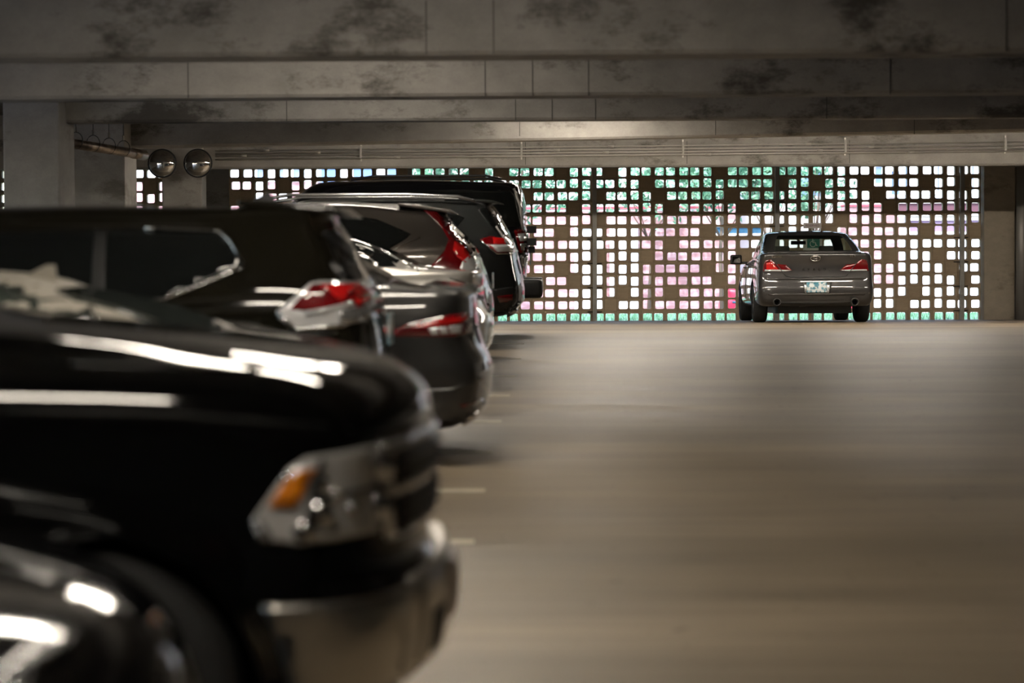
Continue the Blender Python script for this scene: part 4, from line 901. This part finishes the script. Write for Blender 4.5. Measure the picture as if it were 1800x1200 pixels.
def grass_blades():
    m = MB(); rg = random.Random(5)
    for k in range(9000):
        x, y = rg.uniform(-12, 12), rg.uniform(48, 57); h = rg.uniform(.05, .14); a = rg.uniform(0, 3.14); dx, dy = .012 * math.cos(a), .012 * math.sin(a)
        m.add([(x - dx, y - dy, -.33), (x + dx, y + dy, -.33), (x + rg.uniform(-.04, .04), y + rg.uniform(-.04, .04), -.33 + h)], [(0, 1, 2)])
    o = m.build('grass_blades', 'leaf'); tag(o, 'tufts of grass blades on the lawn strip', 'grass', kind='stuff')
grass_blades()
YF = 68.0
def fx(px, y=YF): return (px - VX) * y / FPX
def fz(py, y=YF): return EYE + (VY - py) * y / FPX
def facade(name, label, y, px0, px1, bands, wins=(), depth=1.2):
    e = empty(name, (fx((px0 + px1) / 2, y), y, -.75)); ox = e.location.x
    for k, (p0, p1, mat, proud) in enumerate(bands):
        MB().box(fx(px0, y) - ox, fx(px1, y) - ox, -proud, depth, fz(p1, y) + .75, fz(p0, y) + .75).build('wall_band' if k else 'wall', mat, e)
    for (a, b, p0, p1, fm, pm) in wins:
        f = MB(); x0, x1, z0, z1 = fx(a, y) - ox, fx(b, y) - ox, fz(p1, y) + .75, fz(p0, y) + .75; t = .07
        f.box(x0, x1, -.12, -.02, z0, z0 + t); f.box(x0, x1, -.12, -.02, z1 - t, z1); f.box(x0, x0 + t, -.12, -.02, z0 + t, z1 - t); f.box(x1 - t, x1, -.12, -.02, z0 + t, z1 - t)
        fo = f.build('window', fm, e); MB().box(x0 + t, x1 - t, -.06, -.03, z0 + t, z1 - t).build('pane', pm, fo)
    return tag(e, label, 'building')
facade('brick_building', 'pale pink brick building with red-lined white siding, behind the screen centre', 68, 880, 1300,
       [(372, 560, 'brick', 0), (200, 372, 'siding', .02), (364, 368, 'band_red', .06)],
       [(1010, 1062, 398, 545, 'stone', 'siding'), (1072, 1122, 392, 545, 'stone', 'siding'), (1245, 1345, 396, 416, 'stone', 'blue_awning')])
facade('white_building', 'white building with blue glazing above, behind the grey sedan', 69, 1300, 1480,
       [(414, 560, 'siding', 0), (380, 414, 'stone', .03), (200, 380, 'stone', 0)], [(1305, 1350, 396, 412, 'stone', 'blue_awning'), (1400, 1450, 300, 352, 'stone', 'window_blue')])
facade('brick_building', 'pink brick building with dark purple windows, behind the right end of the screen', 66, 1485, 1590,
       [(365, 510, 'brick', 0), (510, 560, 'siding', .02), (362, 366, 'band_red', .05), (200, 362, 'siding', .01)], [(1532, 1552, 292, 330, 'stone', 'window_blue'), (1560, 1586, 300, 350, 'stone', 'window_blue')])
facade('white_building', 'white building with rows of plum windows, behind the right end of the screen', 64, 1590, 1800,
       [(408, 560, 'siding', 0), (350, 408, 'stone', .02), (200, 350, 'siding', 0)],
       [(1572, 1730, 356, 383, 'stone', 'pane_purple'), (1592, 1730, 386, 415, 'stone', 'pane_violet')] + [(a, a + 12, 292, 345, 'stone', 'window_blue') for a in (1584, 1610, 1640, 1668, 1700)])
facade('brick_building', 'red brick building with pale blue windows, behind the left end of the screen', 72, 120, 560,
       [(318, 560, 'brick', 0), (180, 318, 'siding', .02)], [(a, a + 22, 292, 316, 'stone', 'window_blue') for a in (450, 482, 514)] + [(a, a + 16, 318, 350, 'stone', 'siding') for a in (452, 490)])
facade('blue_building', 'pale blue glazed building beyond the trees', 95, 540, 880, [(260, 560, 'siding', 0), (180, 260, 'window_blue', 0)], [(a, a + 40, 292, 330, 'stone', 'window_blue') for a in (560, 620, 680)])
def tree(px, y, py, rx, label, seed, n=1500, trunk=.06):
    x, z = fx(px, y), fz(py, y); e = empty('tree', (x, y, -.75 if y > 57.5 else -.33)); rg = random.Random(seed); h = z - e.location.z
    MB().tube([(0, 0, 0), (rg.uniform(-.1, .1), 0, h * .5), (rg.uniform(-.3, .3), 0, h)], [trunk, trunk * .8, trunk * .4], 8).build('trunk', 'bark', e, True)
    m = MB()
    for k in range(5):
        a = rg.uniform(0, 6.28); m.tube([(0, 0, h * .6), (math.cos(a) * rx * .7, math.sin(a) * rx * .7, h + rg.uniform(-.3, .6))], [.022, .008], 6)
    m.build('branches', 'bark', e, True); m = MB(); cl = [(rg.gauss(0, .45) * rx, rg.gauss(0, .4) * rx, h + rg.gauss(.3, .45) * rx, rg.uniform(.3, .55) * rx) for _ in range(14)]
    for k in range(n):
        q = rg.choice(cl); d = Vector((rg.gauss(0, 1), rg.gauss(0, 1), rg.gauss(0, 1))).normalized() * q[3] * rg.uniform(.5, 1)
        p = Vector(q[:3]) + d; a = Vector((rg.gauss(0, 1), rg.gauss(0, 1), rg.gauss(0, 1))).normalized() * .11; b = a.orthogonal().normalized() * .05
        m.add([p - a, p + b, p + a, p - b], [(0, 1, 2, 3)])
    m.build('foliage', 'leaf', e); tag(e, label, 'tree', 'trees outside the screen')
tree(905, 60, 300, 2.0, 'leafy green tree outside, behind the tall black van', 1); tree(1140, 66, 330, 1.3, 'leafy tree outside, right of the first steel post', 2, 700); tree(1270, 60, 325, 1.6, 'dense green tree outside, left of the grey sedan', 3, 1900)
tree(1352, 65.5, 335, 1.0, 'dense green tree outside, directly above the grey sedan roof', 4, 1500); tree(1430, 63, 330, 1.2, 'thin leafy tree outside, right of the RESERVED sign', 5, 600); tree(780, 64.5, 290, 1.8, 'leafy green tree outside, above the black van roof', 6)
# red car in the street
rows = sedan_rows(3.75, .82, deck=.95, belt=.86, roof=1.32, hood=.88)
r_ = Car('street_car', 'red car standing in the street outside, left of the grey sedan', 'red_paint', rows, (fx(1262, 61), 61, -.75), (0, 0, 0), axles=(.7, 2.95), ra=.34, rw=.31, track=.74, s_near=70, xo=0, sgn=1, side=-1)
r_.patch('side_window', [(.8, .95), (2.4, .95), (2.0, 1.22), (1.1, 1.22)], 'glass_dark', both=True, off=.004, smooth=1); r_.strip('side_stripe', [(.3, .62), (3.4, .62)], 'blue_awning', .03, both=True)
